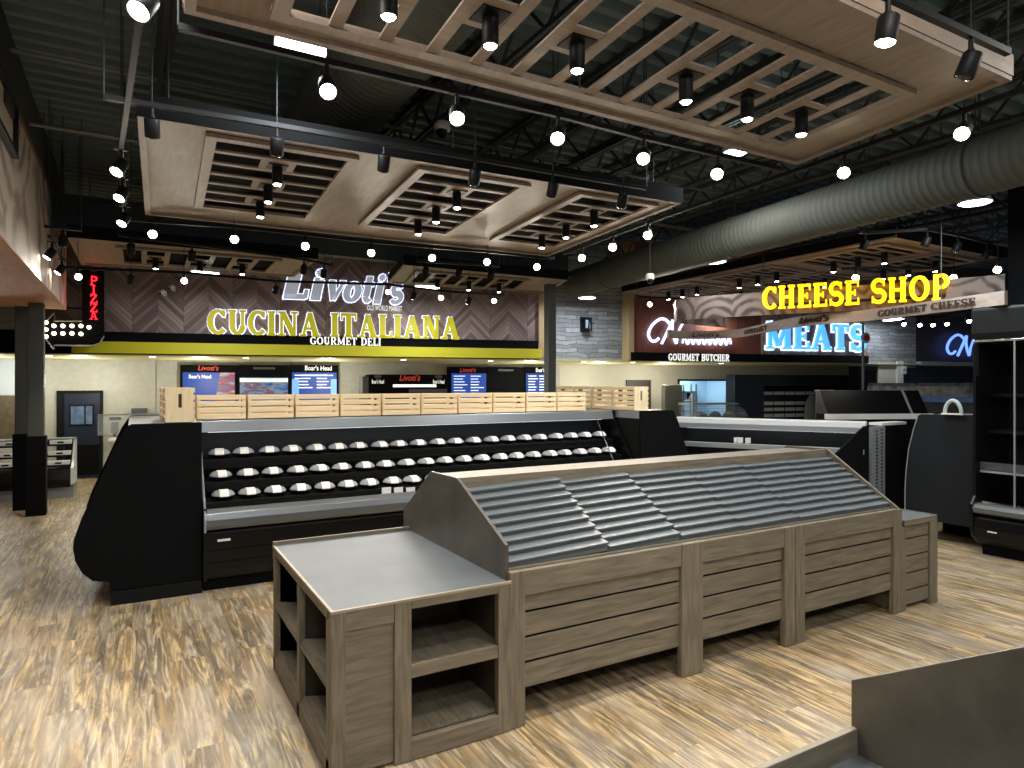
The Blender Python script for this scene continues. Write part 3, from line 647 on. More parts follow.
for k, (y, z) in enumerate(((7.40, .885), (7.64, 1.06), (7.86, 1.275))):
    tr = bp(MB().prism([(y, z-.10), (y, z), (y+.25, z+.012), (y+.25, z-.10)], 'X', cx0+.02, cx1-.02), 'shelf', BLACK, case, bev=.004)
    o = MB().box(cx0+.03, cx1-.03, y-.014, y-.004, z-.05, z-.012); bmesh.ops.translate(o.b, verts=o.b.verts, vec=-case.location); o.build('price_rail', GLOSSB, tr)
bp(MB().box(cx0, cx1, 8.16, 8.2, .7, 1.6), 'rear_liner', mat('case_liner', (34, 36, 38), .25), case)
bp(MB().prism([(7.86, 1.575), (7.88, 1.70), (8.5, CZ), (8.5, 1.62), (8.1, 1.56)], 'X', cx0, cx1), 'canopy', mat('canopy_steel', (150, 156, 160), .3, .75), case, bev=.006)
bp(MB().box(cx0+.1, cx1-.1, 8.02, 8.06, 1.562, 1.574), 'canopy_lamp', emit('case_lamp', (240, 246, 255), 2), case)
for x in (cx0-.012, cx1-.018):
    bp(MB().prism([(7.22, .13), (7.22, .85), (7.42, .95), (7.86, 1.58), (7.86, 1.70), (8.5, CZ-.005), (8.5, .13)], 'X', x, x+.03), 'inner_end_panel', GLOSSB, case)
bp(MB().tube([(cx0, 7.2, .62), (cx0, 7.19, .72), (cx0, 7.24, .86), (cx0, 7.84, 1.56), (cx0, 7.86, 1.71)], .012, 8), 'end_frame', STEEL, case, smooth=True)
bp(MB().tube([(5.967, 7.40, .92), (5.967, 7.86, 1.58)], .008, 6), 'divider_rod', CHROME, case)
for px in (385, 397, 409):
    p = atY(px, 491, 7.43)
    c = tag(MB().box(-.055, .055, -.004, .004, -.05, .05).build('price_card', WHITEP), '%s of three white cards on the lowest shelf edge of the bowl case' % {385: 'left', 397: 'middle', 409: 'right'}[px], 'card', 'blank cards on the bowl case')
    c.location = (p.x, 7.38, p.z)
p = atY(224, 540, 7.24); tag(MB().box(p.x-.06, p.x+.06, 7.236, 7.244, p.z-.012, p.z+.012).build('name_plate', WHITEP), 'small white plate low on the front of the bowl case at its left end', 'plate')
# ends: smaller cases facing left and right, their black profile panels toward us
def end_case(sgn, xb, label):
    t = thing('end_case', label, 'display case', (xb, 7.3, 0))
    P = [(0, .14), (0, 1.715), (-.611, 1.715), (-.64, 1.70), (-.72, 1.57), (-1.02, .838), (-1.075, .66), (-1.083, .585), (-1.065, .46), (-1.01, .34), (-.93, .26), (-.86, .24), (-.79, .24), (-.79, .14)]
    P = [(a*-sgn if sgn > 0 else a, z) for a, z in P]
    MB().prism(P, 'Y', 0, .035).build('profile_panel', BLACKM, t, .006)
    mn = lambda a, b: (min(a, b), max(a, b))
    a, b = mn(0, .783*sgn); MB().box(a, b, .0, .035, 0, .135).box(a, b, .036, 2.0, 0, .13).build('plinth', BLACK, t)
    MB().prism([(q[0], q[1]) for q in [(0, .2), (0, .7), (P[5][0]*.97, .7), (P[7][0]*.97, .585), (P[10][0]*.97, .27), (P[12][0]*.97, .2)]], 'Y', .036, 2.0).build('lower_body', GLOSSB, t)
    MB().prism([(0, 1.60), (0, 1.71), (P[2][0], 1.71), (P[3][0], 1.69), (P[2][0], 1.6)], 'Y', .036, 2.0).build('canopy', STEEL, t)
    MB().prism(P, 'Y', 2.0, 2.035).build('profile_panel', BLACKM, t)
    a, b = mn(0, .03*sgn); MB().box(a, b, .036, 2.0, .7, 1.6).build('rear_liner', BLACK, t)
    MB().prism([(0, 1.0), (0, 1.03), (.6*sgn, 1.0), (.6*sgn, .97)], 'Y', .04, 1.995).build('shelf', BLACK, t)
end_case(-1, .605, 'black end case with a sloped side panel at the left end of the bowl case')
end_case(1, 6.33, 'black end case with a sloped side panel at the right end of the bowl case')
# bowls
def make_bowl():
    t = thing('salad_bowl', '', 'bowl', (0, 0, 0))
    MB().lathe([(.06, 0), (.095, .012), (.112, .035), (.116, .038), (.112, .041)], seg=18).build('bowl', BLACK, t, smooth=True)
    MB().lathe([(.117, .038), (.116, .046), (.105, .064), (.08, .084), (.045, .092), (.001, .094)], seg=18, caps=False).build('lid', mat('clear_lid', (156, 160, 163), .12, coat=.4), t, smooth=True)
    mb = MB(); pr = [(-.119, .036), (-.118, .046), (-.107, .066), (-.081, .0865), (-.045, .0945), (0, .0965)]
    for (a, z0), (b, z1) in zip(pr, pr[1:]):
        mb.hexa([(-.045, a, z0-.002), (.045, a, z0-.002), (.045, b, z1-.002), (-.045, b, z1-.002), (-.045, a, z0+.001), (.045, a, z0+.001), (.045, b, z1+.001), (-.045, b, z1+.001)])
    mb.build('paper_label', mat('paper', (240, 240, 236), .5), t)
    return t
bowl0 = None
ROWN = ['bottom', 'middle', 'top']
for k, (y, z) in enumerate(((7.518, .899), (7.74, 1.074), (7.98, 1.289))):
    for i in range(21):
        x = .83+.2635*i+random.uniform(-.012, .012)
        lab = '%s clear-lidded bowl from the left on the %s shelf of the black case' % (ORD[i], ROWN[k])
        if bowl0 is None:
            bowl0 = make_bowl(); bowl0.location = (x, y, z); bowl0['label'] = lab; bowl0['group'] = 'lidded bowls in three rows'
        else:
            dup(bowl0, (x, y, z), lab, 'lidded bowls in three rows', rz=random.uniform(-.12, .12))

# ------------------------------------------------------------------ pine crates
def make_crate(L=.505, Wd=.30, Hh=.33, n=4):
    t = thing('wooden_crate', '', 'crate', (0, 0, 0))
    g = .026; hh = (Hh-g*(n-1))/n
    for s in (-1, 1):
        for k in range(n):
            z = k*(hh+g)
            MB().box(-L/2, L/2, s*Wd/2-(.012 if s > 0 else 0), s*Wd/2+(.012 if s < 0 else 0), z, z+hh).build('slat', PINE, t, .003)
    for s in (-1, 1):
        xa = s*(L/2-.016); mb = MB()
        a, b = min(xa, xa+s*.016), max(xa, xa+s*.016)
        y0, y1 = -Wd/2+.013, Wd/2-.013
        hz0, hz1, hw = Hh*.42, Hh*.82, .016          # hand slot, upright as in the photo
        mb.box(a, b, y0, -hw, 0, Hh).box(a, b, hw, y1, 0, Hh).box(a, b, -hw, hw, 0, hz0).box(a, b, -hw, hw, hz1, Hh)
        mb.build('end_board', PINEZ, t, label='end board with a hand slot')
        for sy in (-1, 1):
            ya, yb = sorted((sy*(Wd/2-.03), sy*(Wd/2-.012))); MB().box(min(xa, xa-s*.02), max(xa, xa-s*.02), ya, yb, 0, Hh).build('corner_post', PINEZ, t)
        MB().box(min(xa-s*.004, xa-s*.008), max(xa-s*.004, xa-s*.008), -.04, .04, hz0-.02, hz1+.02).build('slot_shade', mat('slot_shade_brown', (74, 52, 34), .8), t)  # dark piece added behind the slot, standing in for shade inside the crate
    MB().box(-L/2+.016, L/2-.016, -Wd/2+.013, Wd/2-.013, .004, .014).build('bottom_board', PINE, t)
    return t
cr0 = make_crate(.498); cr0['group'] = 'pine crates on the black case'
for i in range(10):
    x = .594+.5225*(i+.5)
    lab = '%s pine crate from the left in the row along the bowl case canopy' % ORD[i]
    if i == 0: cr0.location = (x, 8.06, CZ-.012+.005); cr0['label'] = lab; c = cr0
    else: c = dup(cr0, (x, 8.06, CZ-.012+.005), lab, rz=random.uniform(-.02, .02))
    c.location.z = CZ-.003; c.scale = (1, 1, .80)
# crates over the end cases, turned end-on
ec = make_crate(.50, .27, .345, 5); ec['group'] = 'pine crates on the black case'
ec.location = (.415, 7.66, CZ+.002); ec.rotation_euler = (0, 0, R(90)); ec['label'] = 'pine crate over the left end case, its plain slotted end board toward us'
dup(ec, (.40, 8.2, CZ+.002), 'pine crate tucked behind the end-on crate over the left end case', rz=R(90))
for i in range(4):
    dup(ec, (6.44+.01*i, 7.66+.53*i, CZ+.002), '%s pine crate from the front in the line running back over the right end case' % ORD[i], rz=R(90))
# ------------------------------------------------------------------ hung ceiling panels with slatted insets
ZC = 4.1
def bil(q, u, v):
    a = Vector(q[0]).lerp(Vector(q[1]), u); b = Vector(q[3]).lerp(Vector(q[2]), u)
    return a.lerp(b, v)
def cloud(label, quad, insets, fascia_m, z=ZC, rim=.055, top=.17, cables=True, backing=False):
    """quad: near-left, near-right, far-right, far-left; insets: (u0,u1,v0,v1,axis,rows)"""
    q = [Vector((p[0], p[1], 0)) for p in quad]
    c = sum(q, Vector())/4; c.z = z
    t = thing('ceiling_panel', label, 'ceiling panel', c, group=None)
    Q = lambda u, v: bil(q, u, v)-Vector((c.x, c.y, 0))
    Lu = (q[1]-q[0]).length; Lv = (q[3]-q[0]).length
    zf = -.003 if backing else .031
    def slab(mb, u0, u1, v0, v1, z0, z1): mb.quad([Q(u0, v0), Q(u1, v0), Q(u1, v1), Q(u0, v1)], z0, z1)
    ru, rv = rim/Lu, rim/Lv
    # board field around the insets
    us = sorted({0, 1}|{i[0] for i in insets}|{i[1] for i in insets})
    ins_v = lambda ins: sorted((i[2], i[3]) for i in ins)
    mb = MB()
    for a, b in zip(us, us[1:]):
        ins = [i for i in insets if i[0] <= a+1e-6 and i[1] >= b-1e-6]
        if not ins: slab(mb, a, b, 0, 1, .03, .05)
        else:
            lo = 0
            for va, vb in ins_v(ins): slab(mb, a, b, lo, va, .03, .05); lo = vb
            slab(mb, a, b, lo, 1, .03, .05)
    mb.build('board', CLOUDW, t)
    mb = MB(); slab(mb, 0, 1, 0, rv, 0, .03); slab(mb, 0, 1, 1-rv, 1, 0, .03); slab(mb, 0, ru, rv, 1-rv, 0, .03); slab(mb, 1-ru, 1, rv, 1-rv, 0, .03)
    mb.build('rim', CLOUDW, t)
    mb = MB(); slab(mb, -.001, 1.001, -.004, rv*.4 if not backing else -.0005, zf, top); slab(mb, -.001, 1.001, 1-rv*.4, 1.002, .031, top); slab(mb, -.001, ru*.4, rv*.4, 1-rv*.4, .031, top); slab(mb, 1-ru*.4, 1.001, rv*.4, 1-rv*.4, .031, top)
    mb.build('fascia', fascia_m, t)
    if backing:
        mb = MB(); slab(mb, .004, .996, .004, .996, .056, .066); mb.build('backing', mat('backing_dark', (20, 15, 13), .9, spec=.1), t)
    spots = []
    for (u0, u1, v0, v1, ax, rows, *lk) in insets:
        fw = .085
        fu, fv = fw/Lu, fw/Lv
        mb = MB(); slab(mb, u0, u1, v0, v0+fv, -.01, .022); slab(mb, u0, u1, v1-fv, v1, -.01, .022); slab(mb, u0, u0+fu, v0+fv, v1-fv, -.01, .022); slab(mb, u1-fu, u1, v0+fv, v1-fv, -.01, .022)
        mb.build('inset_frame', CLOUDW, t)
        # slots stack along `ax`; odd rows are split by a centre plate that carries a lamp
        a0, a1, c0, c1 = (u0+fu, u1-fu, v0+fv, v1-fv) if ax == 'u' else (v0+fv, v1-fv, u0+fu, u1-fu)
        n = rows; sw = (.075 if ax == 'u' else .06)/(Lu if ax == 'u' else Lv); pitch = (a1-a0+sw)/n
        mb = MB()
        def S_(x0, x1, w0, w1, z0=0.0, z1=.016):
            (slab(mb, x0, x1, w0, w1, z0, z1) if ax == 'u' else slab(mb, w0, w1, x0, x1, z0, z1))
        for k in range(n-1): S_(a0+pitch*(k+1)-sw, a0+pitch*(k+1), c0, c1)
        mb.build('slats', CLOUDD, t)
        for k in range(n):
            if (k in lk[0] if lk else k % 2 == 1):
                mb = MB(); m0 = c0+(c1-c0)*.36; m1 = c0+(c1-c0)*.64
                x0, x1 = a0+pitch*k, a0+pitch*(k+1)-sw
                S_(x0, x1, m0, m1, .002, .015)
                mb.build('lamp_plate', CLOUDD, t)
                p = bil(q, (x0+x1)/2, (m0+m1)/2) if ax == 'u' else bil(q, (m0+m1)/2, (x0+x1)/2)
                spots.append(Vector((p.x, p.y, z+.004)))
    if cables:
        for u in (.04, .5, .96):
            for v in (.08, .92):
                p = Q(u, v); MB().tube([(p.x, p.y, .05), (p.x, p.y, ZD-z+.06)], .006, 5).build('hanger_cable', DARKC, t)
    return t, spots
G = lambda x, y: gp(x, y, ZC)
WOODF = wood('fascia_wood', (150, 130, 112), (172, 152, 132), None, 'X', dens=8)
c1q = [(.2, 2.14), (5.03, 2.13), (5.26, 3.93), (.24, 3.97)]
_, sp1 = cloud('large nearest ceiling panel with a long slatted inset, above the produce islands', c1q,
               [(.0826, .917, .23, .90, 'u', 14, (1, 3, 5, 8, 10, 12))], WOODF)
c2q = [(.03, 5.66), (5.28, 5.40), (5.66, 8.70), (.13, 8.93)]
_, sp2 = cloud('wide ceiling panel with three slatted insets above the bowl case', c2q,
               [(.09, .325, .055, .80, 'v', 7), (.43, .655, .055, .80, 'v', 7), (.765, .965, .055, .80, 'v', 7)], FASC, backing=True)
c3q = [G(67, 237), G(318, 259), G(286, 278), G(82, 267)]
c3q = [(c3q[0].x, c3q[0].y), (c3q[1].x, c3q[1].y), (2.62, 12.75), (c3q[3].x, 13.2)]
_, sp3 = cloud('small ceiling panel left of the script sign, close to the herringbone wall', c3q, [(.165, .857, .19, .83, 'u', 7)], FASC, backing=True)
c4q = [(3.95, 10.5), (7.25, 10.45), (7.9, 12.2), (4.4, 12.6)]
_, sp4 = cloud('small ceiling panel right of the script sign, close to the herringbone wall', c4q, [(.09, .78, .22, .92, 'u', 7)], FASC, backing=True)
c5q = [(9.06, 5.2), (12.2, 5.2), (12.2, 11.5), (9.35, 11.4)]
_, sp5 = cloud('ceiling panel of slats above the yellow cheese sign', c5q,
               [(a, b, c, d, 'v', 7) for a, b in ((.07, .47), (.53, .93)) for c, d in ((.05, .31), (.37, .63), (.69, .95))], FASC, backing=True)
# ---- cylinder lamps under the panels
def make_pendant(h=.17, r=.046):
    t = thing('cylinder_lamp', '', 'lamp', (0, 0, 0))
    MB().box(-.085, .085, -.085, .085, -.010, 0).build('mount_plate', BLACK, t)
    MB().lathe([(r, -.01), (r, -h), (r-.008, -h), (r-.010, -h+.02), (.001, -h+.021)], seg=20, caps=False).build('housing', BLACK, t, smooth=True)
    MB().lathe([(.001, -h-.012), (r*.6, -h-.008), (r-.009, -h+.004), (r-.009, -h+.012), (.001, -h+.012)], seg=20, caps=False).build('lens', LENS, t, smooth=True)
    return t
def spot_data(name, watt, ang, blend=.5, col=(1, .9, .78)):
    l = bpy.data.lights.new(name, 'SPOT'); l.energy = watt; l.spot_size = R(ang); l.spot_blend = blend; l.shadow_soft_size = .05; l.color = col
    return l
PL = spot_data('pendant_beam', PENDANT_W, 100, .8)
PLF = spot_data('pendant_beam_small', 13, 100, .8)
def add_beam(data, loc, d):
    o = bpy.data.objects.new('lamp_beam', data); COL.objects.link(o); o.location = loc
    o.rotation_euler = Vector(d).to_track_quat('-Z', 'Y').to_euler(); return o
pend0 = None
def pendants(spots, where, order, grp):
    global pend0
    for i, p in enumerate(spots):
        lab = '%s %s' % (order[i], where)
        if pend0 is None: pend0 = make_pendant(); pend0.location = p; pend0['label'] = lab; pend0['group'] = grp
        else: dup(pend0, p, lab, grp)
        add_beam(PL if p.x < 8.5 else PLF, (p.x, p.y, p.z-.20), (0, 0, -1))
pendants(sp1, 'black cylinder lamp from the left under the nearest ceiling panel', ORD, 'cylinder lamps under the ceiling panels')
o2 = ['nearest', 'middle', 'farthest']
for k, nm in enumerate(('left', 'centre', 'right')):
    pendants(sp2[3*k:3*k+3], 'black cylinder lamp in the %s slatted inset above the bowl case' % nm, o2, 'cylinder lamps under the ceiling panels')
pendants(sp3, 'black cylinder lamp from the left in the small panel left of the script sign', ORD, 'cylinder lamps under the ceiling panels')
pendants(sp4, 'black cylinder lamp from the left in the small panel right of the script sign', ORD, 'cylinder lamps under the ceiling panels')
pendants(sp5, 'black cylinder lamp under the panel above the cheese sign, counted from near left', ORD, 'cylinder lamps under the ceiling panels')

# ------------------------------------------------------------------ lighting track and spotlights
def track(label, pts, z, drop_to=None):
    t = thing('lighting_track', label, 'lighting track', (*pts[0], z), group='black lighting tracks')
    o = Vector((*pts[0], 0)); mb = MB()
    for a, b in zip(pts, pts[1:]):
        mb.bar(Vector((*a, .02))-o, Vector((*b, .02))-o, .036, .036)
    mb.build('rail', BLACK, t)
    for a, b in zip(pts, pts[1:]):
        n = max(1, int((Vector(b)-Vector(a)).length/1.6))
        for k in range(n+1):
            p = Vector((*a, 0)).lerp(Vector((*b, 0)), k/n)-o
            if abs(p.x+o.x-1.9) < .55 or abs(p.x+o.x-7.38-.118*(p.y+o.y-2)) < .42: continue
            MB().tube([(p.x, p.y, .03), (p.x, p.y, ZD+.05-z)], .005, 5).build('hanger_cable', DARKC, t)
    return t
def make_head(lit=True):
    t = thing('track_spotlight', '', 'spotlight', (0, 0, 0))
    MB().lathe([(.014, 0), (.014, -.055), (.02, -.06), (.02, -.075)], seg=10).box(-.05, .05, -.017, .017, -.001, .012).build('stem', BLACK, t)
    h = MB().lathe([(.044, .04), (.052, .03), (.052, -.09), (.049, -.095), (.047, -.086), (.001, -.084)], seg=18, caps=False).lathe([(.001, .041), (.044, .04)], seg=18, caps=False)
    h = h.build('housing', BLACK, t, smooth=True); h.location = (0, 0, -.12)
    MB().lathe([(.001, -.108), (.03, -.104), (.044, -.094), (.047, -.086)], seg=18, caps=False).build('lens', LENS if lit else mat('lens_dark', (60, 58, 54), .2), h, smooth=True)
    return t
SL = spot_data('track_beam', SPOT_W, 62, .7)
head0 = {}
def head(px, py, z, d, label, lit=True, beam=True, scale=1.0, grp='track spotlights'):
    p = gp(px, py, z); 
    if lit not in head0: t = head0[lit] = make_head(lit)
    else: t = dup(head0[lit])
    t.location = (p.x, p.y, z+.12); t['label'] = label; t['group'] = grp
    hs = [c for c in t.children if c.name.startswith('housing')][0]
    d = Vector(d).normalized(); hs.rotation_euler = d.to_track_quat('-Z', 'Y').to_euler()
    if scale != 1: t.scale = (scale,)*3
    if lit and beam: add_beam(SL, p+d*.16, d)
    return t
AIM = Vector((.6, 1.2, .9))
def row(pts, z, d, head_label, track_label, names=None, lit=True, beam=True, scale=1.0, ext=.3, skip_track=False):
    """spotlights under one run of track: the track goes through them, the heads hang from it"""
    P = [gp(x, y, z) for x, y in pts]; names = names or ORD
    for i, p in enumerate(pts):
        di = d[i % len(d)] if isinstance(d, list) else d
        if di == 'aim': di = AIM-gp(*p, z)
        head(*p, z, di, head_label % names[i], lit[i] if isinstance(lit, list) else lit, beam, scale)
    if not skip_track:
        a, b = P[0], P[-1]; L_ = (b-a).normalized() if len(P) > 1 else Vector((1, 0, 0))
        q = [a-L_*ext]+P+[b+L_*ext]
        track(track_label, [(p.x, p.y) for p in q], z+.12*scale-.002)
row([(327, 85), (457, 113), (558, 134), (644, 155), (718, 171)], 3.9, 'aim', '%s glowing spotlight from the left on the track behind the nearest ceiling panel',
    'black lighting track along the far edge of the nearest ceiling panel', ext=.8)
row([(152, 233), (234, 238), (305, 245), (371, 252), (432, 257), (487, 261), (537, 266)], 3.9, 'aim', '%s glowing spotlight from the left on the track behind the bowl case panel',
    'black lighting track along the far edge of the panel above the bowl case')
row([(582, 257), (613, 246), (648, 234), (845, 170), (964, 130)], 3.9, 'aim', '%s glowing spotlight from the far end along the right ends of the big panels',
    'black lighting track along the right ends of the two big ceiling panels', ext=.5)
row([(146, 2), (121, 165), (123, 192), (125, 218)], 3.9, (-.35, -.45, -.8), '%s glowing spotlight from the near end at the left ends of the panels',
    'black lighting track hanging at the left ends of the ceiling panels')
row([(152, 124), (277, 143), (384, 160), (475, 174), (553, 187), (623, 198)], 4.0, (.05, .45, -.9), '%s dark spotlight from the left on the front edge of the bowl case panel',
    'black lighting track along the front edge of the panel above the bowl case', lit=False)
row([(888, 24), (971, 60)], 3.9, [(-.1, .1, -1), (-.1, .35, -.9)], '%s spotlight on the grey track at the upper right corner', 'grey lighting track at the upper right of the nearest ceiling panel', names=['lit', 'unlit'], lit=[True, False], ext=.4)
row([(78, 277), (131, 279), (184, 281), (276, 289), (388, 292), (414, 295), (441, 298), (469, 300), (494, 301)], 3.62, ['aim', (-.1, .55, -.8)], '%s glowing spotlight from the left in the low row before the herringbone wall',
    'black lighting track in front of the herringbone wall', scale=.9, ext=.2)
row([(131, 247), (192, 254), (304, 268), (324, 272)], 3.95, (0, .5, -.8), '%s spotlight on the front edge of the small panel left of the script sign', 'lighting track on the front edge of the small panel left of the script sign',
    names=['first dark', 'second dark', 'third dark', 'lit'], lit=[False, False, False, True], ext=.15)
row([(426, 270), (459, 272), (491, 274)], 3.95, (0, .5, -.8), '%s dark spotlight on the front edge of the small panel right of the script sign', 'lighting track on the front edge of the small panel right of the script sign', lit=False, ext=.15)
row([(52, 252), (62, 268)], 3.75, (-.55, -.1, -.8), '%s lit spotlight on an arm of track beside the mural header', 'short run of track beside the mural header at left', names=['nearer', 'farther'], beam=False, ext=.3)
row([(63, 239)], 3.95, (0, .3, -.9), '%s dark spotlight near the far end of the mural header', 'short stub of track near the top of the mural header', names=['single'], lit=False, ext=.2)
row([(650, 304), (676, 305)], 3.75, 'aim', '%s one of two glowing spotlights over the butcher script sign', 'lighting track over the butcher script sign', names=['left', 'right'])
row([(856, 277), (954, 277), (998, 269)], 3.72, 'aim', '%s glowing spotlight from the left behind the yellow cheese sign', 'lighting track behind the yellow cheese sign', beam=False, ext=.2)
row([(865, 243), (927, 240), (958, 245), (987, 252)], 4.0, (-.2, .3, -.9), '%s dark spotlight from the left on the panel over the yellow cheese sign', 'lighting track along the near edge of the panel over the cheese sign', lit=False, ext=.1)
row([(903, 322), (919, 323), (932, 323), (946, 322), (968, 319)], 3.55, (-.5, -.5, -.6), '%s small glowing spotlight in the distance right of the far stone wall', 'distant lighting track right of the far stone wall', beam=False)
# ------------------------------------------------------------------ high-bay and linear fixtures
def area(name, w, sx, sy, loc, col=(.90, .96, 1)):
    l = bpy.data.lights.new(name, 'AREA'); l.shape = 'RECTANGLE'; l.size = sx; l.size_y = sy; l.energy = w; l.color = col
    o = bpy.data.objects.new(name, l); COL.objects.link(o); o.location = loc; return o
def linear(label, a, b, z, w=BAY_W):
    pa, pb = gp(*a, z), gp(*b, z); c = (pa+pb)/2; L = (pb-pa).length
    t = thing('linear_light', label, 'ceiling light', c, math.atan2(pb.y-pa.y, pb.x-pa.x))
    MB().box(-L/2, L/2, -.09, .09, .02, .075).build('housing', WHITEP, t, .01)
    MB().box(-L/2+.01, L/2-.01, -.08, .08, -.01, .02).build('diffuser', LENSW, t, .01)
    MB().tube([(-L*.35, 0, .07), (-L*.35, 0, ZD+.06-z)], .005, 5).build('hanger_cable', DARKC, t); MB().tube([(L*.35, 0, .07), (L*.35, 0, ZD+.06-z)], .005, 5).build('hanger_cable', DARKC, t)
    area('linear_lamp', w, L, .15, (c.x, c.y, z-.03)); return t
linear('bright white linear ceiling light near the top left of the nearest ceiling panel', (274, 43), (328, 53), 4.6)
linear('white linear light low behind the small panel left of the script sign', (192, 272), (218, 275), 3.95)
linear('white linear light low behind the small panel right of the script sign', (415, 287), (437, 288), 3.95)
linear('white linear light under the cheese canopy near the far stone wall', (885, 321), (902, 319), 3.8, 14)
linear('small white linear light seen through the cheese canopy', (712, 316), (723, 314), 3.8, 14)
def bay(label, px, py, z, r, cone=False, w=BAY_W):
    p = gp(px, py, z); t = thing('high_bay_light', label, 'ceiling light', p)
    if cone: MB().lathe([(r*.45, .2), (r*.6, .15), (r, 0), (r-.012, 0), (r*.58, .14), (.01, .15)], seg=28, caps=False).lathe([(.05, .2), (.05, .3)], seg=14).build('reflector', mat('frosted_reflector', (190, 196, 198), .35), t, smooth=True)
    else: MB().lathe([(.08, .14), (.13, .06), (r, .03), (r, 0), (.01, .01)], seg=28, caps=False).build('housing', WHITEP, t, smooth=True)
    MB().lathe([(.001, -.012), (r*.8, -.01), (r*.96, .004), (.001, .012)], seg=28, caps=False).build('lens', LENSW, t, smooth=True)
    MB().tube([(0, 0, .12), (0, 0, ZD+.06-z)], .006, 5).build('hanger_cable', DARKC, t)
    area('bay_lamp', w, r*1.4, r*1.4, (p.x, p.y, z-.03))
bay('cone shaped high bay light at right beside the wide spiral duct', 975, 203, 4.25, .18, True)
bay('round white ceiling light just above the far corner of the nearest ceiling panel', 735, 153, 4.7, .14)
bay('round white light beneath the duct above the left end of the cheese canopy', 714, 262, 4.1, .2, False, 14)
bay('distant round white light in front of the stone wall', 587, 298, 4.0, .2, False, 30)
# ------------------------------------------------------------------ ceiling cameras and sensors
def dome(label, px, py, z, r=.07, drop=.0):
    p = gp(px, py, z); t = thing('security_camera', label, 'camera', p)
    MB().lathe([(r*.8, .1), (r, .07), (r, .02), (r*.8, .0)], seg=18).build('housing', WHITEP, t, smooth=True)
    MB().tube([(0, 0, .09), (0, 0, .10+drop)], .007, 6).build('stem', DARKC, t)
    d = Vector((-.45, -.75, -.5)).normalized()
    b = MB().lathe([(.001, -r*.75), (r*.45, -r*.6), (r*.7, -r*.2), (r*.7, .0)], seg=16, caps=False).build('eye', GLOSSB, t, smooth=True)
    b.location = d*r*.3; b.rotation_euler = d.to_track_quat('-Z', 'Y').to_euler()
dome('white dome camera below the deck above the bowl case panel', 442, 132, 4.7, .085, .85)
for nm, px, py in (('left', 162, 292), ('right', 171, 287)):
    sx, sz = wall(px, py, -.3); t = thing('security_camera', '%s one of two small white cameras on the herringbone wall left of the script sign' % nm, 'camera', WP+WE*sx, WROT)
    MB().box(sx*0-.03, .03, -.03, 0, sz-.04, sz+.06).box(-.012, .012, -.26, -.03, sz+.02, sz+.04).build('wall_bracket', WHITEP, t)
    o = MB().lathe([(.001, -.065), (.025, -.06), (.036, -.04), (.036, .05), (.025, .06), (.001, .062)], seg=14, caps=False).build('housing', WHITEP, t, smooth=True); o.location = (0, -.3, sz); o.rotation_euler = (R(-60), 0, R(-20))
    e = MB().lathe([(.001, -.068), (.02, -.068), (.02, -.055)], seg=12, caps=False).build('eye', GLOSSB, o)
dome('white camera hanging before the wide duct and the red wall', 650, 280, 3.75, .07, 1.72)
# ------------------------------------------------------------------ signs on the shop-front wall
YFACE = emit('yellow_sign_face', (200, 188, 10), .24, (196, 186, 18))  # painted faces; the faint emission is added to brighten them
YLIT = emit('yellow_lit_face', (255, 205, 6), 1.25)
HALO = emit('white_halo', (222, 230, 255), 1.15)
BLUEH = emit('blue_white_halo', (196, 214, 255), 1.6)
GREYF = emit('grey_sign_face', (176, 182, 192), .38, (176, 180, 184))
WTXT = emit('white_lettering', (240, 240, 236), .5)
def wsign(name, label, cat='sign', off=0.0, group=None):
    t = thing(name, label, cat, WP+WN*off, WROT, group); return t
# script sign
t = wsign('script_sign', 'grey italic script sign with white backlight above the yellow letters on the herringbone wall')
s0, s1, z0, z1 = wrect(281, 270, 404, 301)
sign_letters(t, 'Li', s0, z0+.02, (s1-s0)*.32, z1-z0, 0, GREYF, HALO, .05, .22, grow=.024, fat=1.6)
sign_letters(t, "voti's", s0+(s1-s0)*.34, z0-.01, (s1-s0)*.64, (z1-z0)*.98, 0, GREYF, HALO, .05, .22, grow=.024, fat=1.6)
s0, s1, z0, z1 = wrect(367, 305, 402, 312)
text_mesh('small_lettering', 'OLD WORLD MARKET', .16, WTXT, t, ((s0+s1)/2, -.01, (z0+z1)/2), width=s1-s0)
# CUCINA ITALIANA
t = wsign('letter_sign', 'large yellow backlit serif letters CUCINA ITALIANA on the herringbone wall')
s0, s1, z0, z1 = wrect(208, 309, 459, 336)
zz = 3.07
sign_letters(t, 'CUCINA ITALIANA', s0, zz, s1-s0, .49, 0, YFACE, HALO, .09, grow=.028, fat=1.12)
# GOURMET DELI on the black fascia
t = wsign('fascia_lettering', 'white serif words GOURMET DELI on the black fascia under the yellow letters', off=-.03)
s0, s1, z0, z1 = wrect(310, 337, 381, 346)
sign_letters(t, 'GOURMET DELI', s0, 2.905, s1-s0, .16, 0, WTXT, None, .03)
# GOURMET BUTCHER
t = wsign('fascia_lettering', 'white words GOURMET BUTCHER on the black fascia below the red wall', off=-.06)
s0, s1, z0, z1 = wrect(668, 354, 729, 361, -.06)
sign_letters(t, 'GOURMET BUTCHER', s0, z0-.0, s1-s0, z1-z0, 0, WTXT, None, .03)
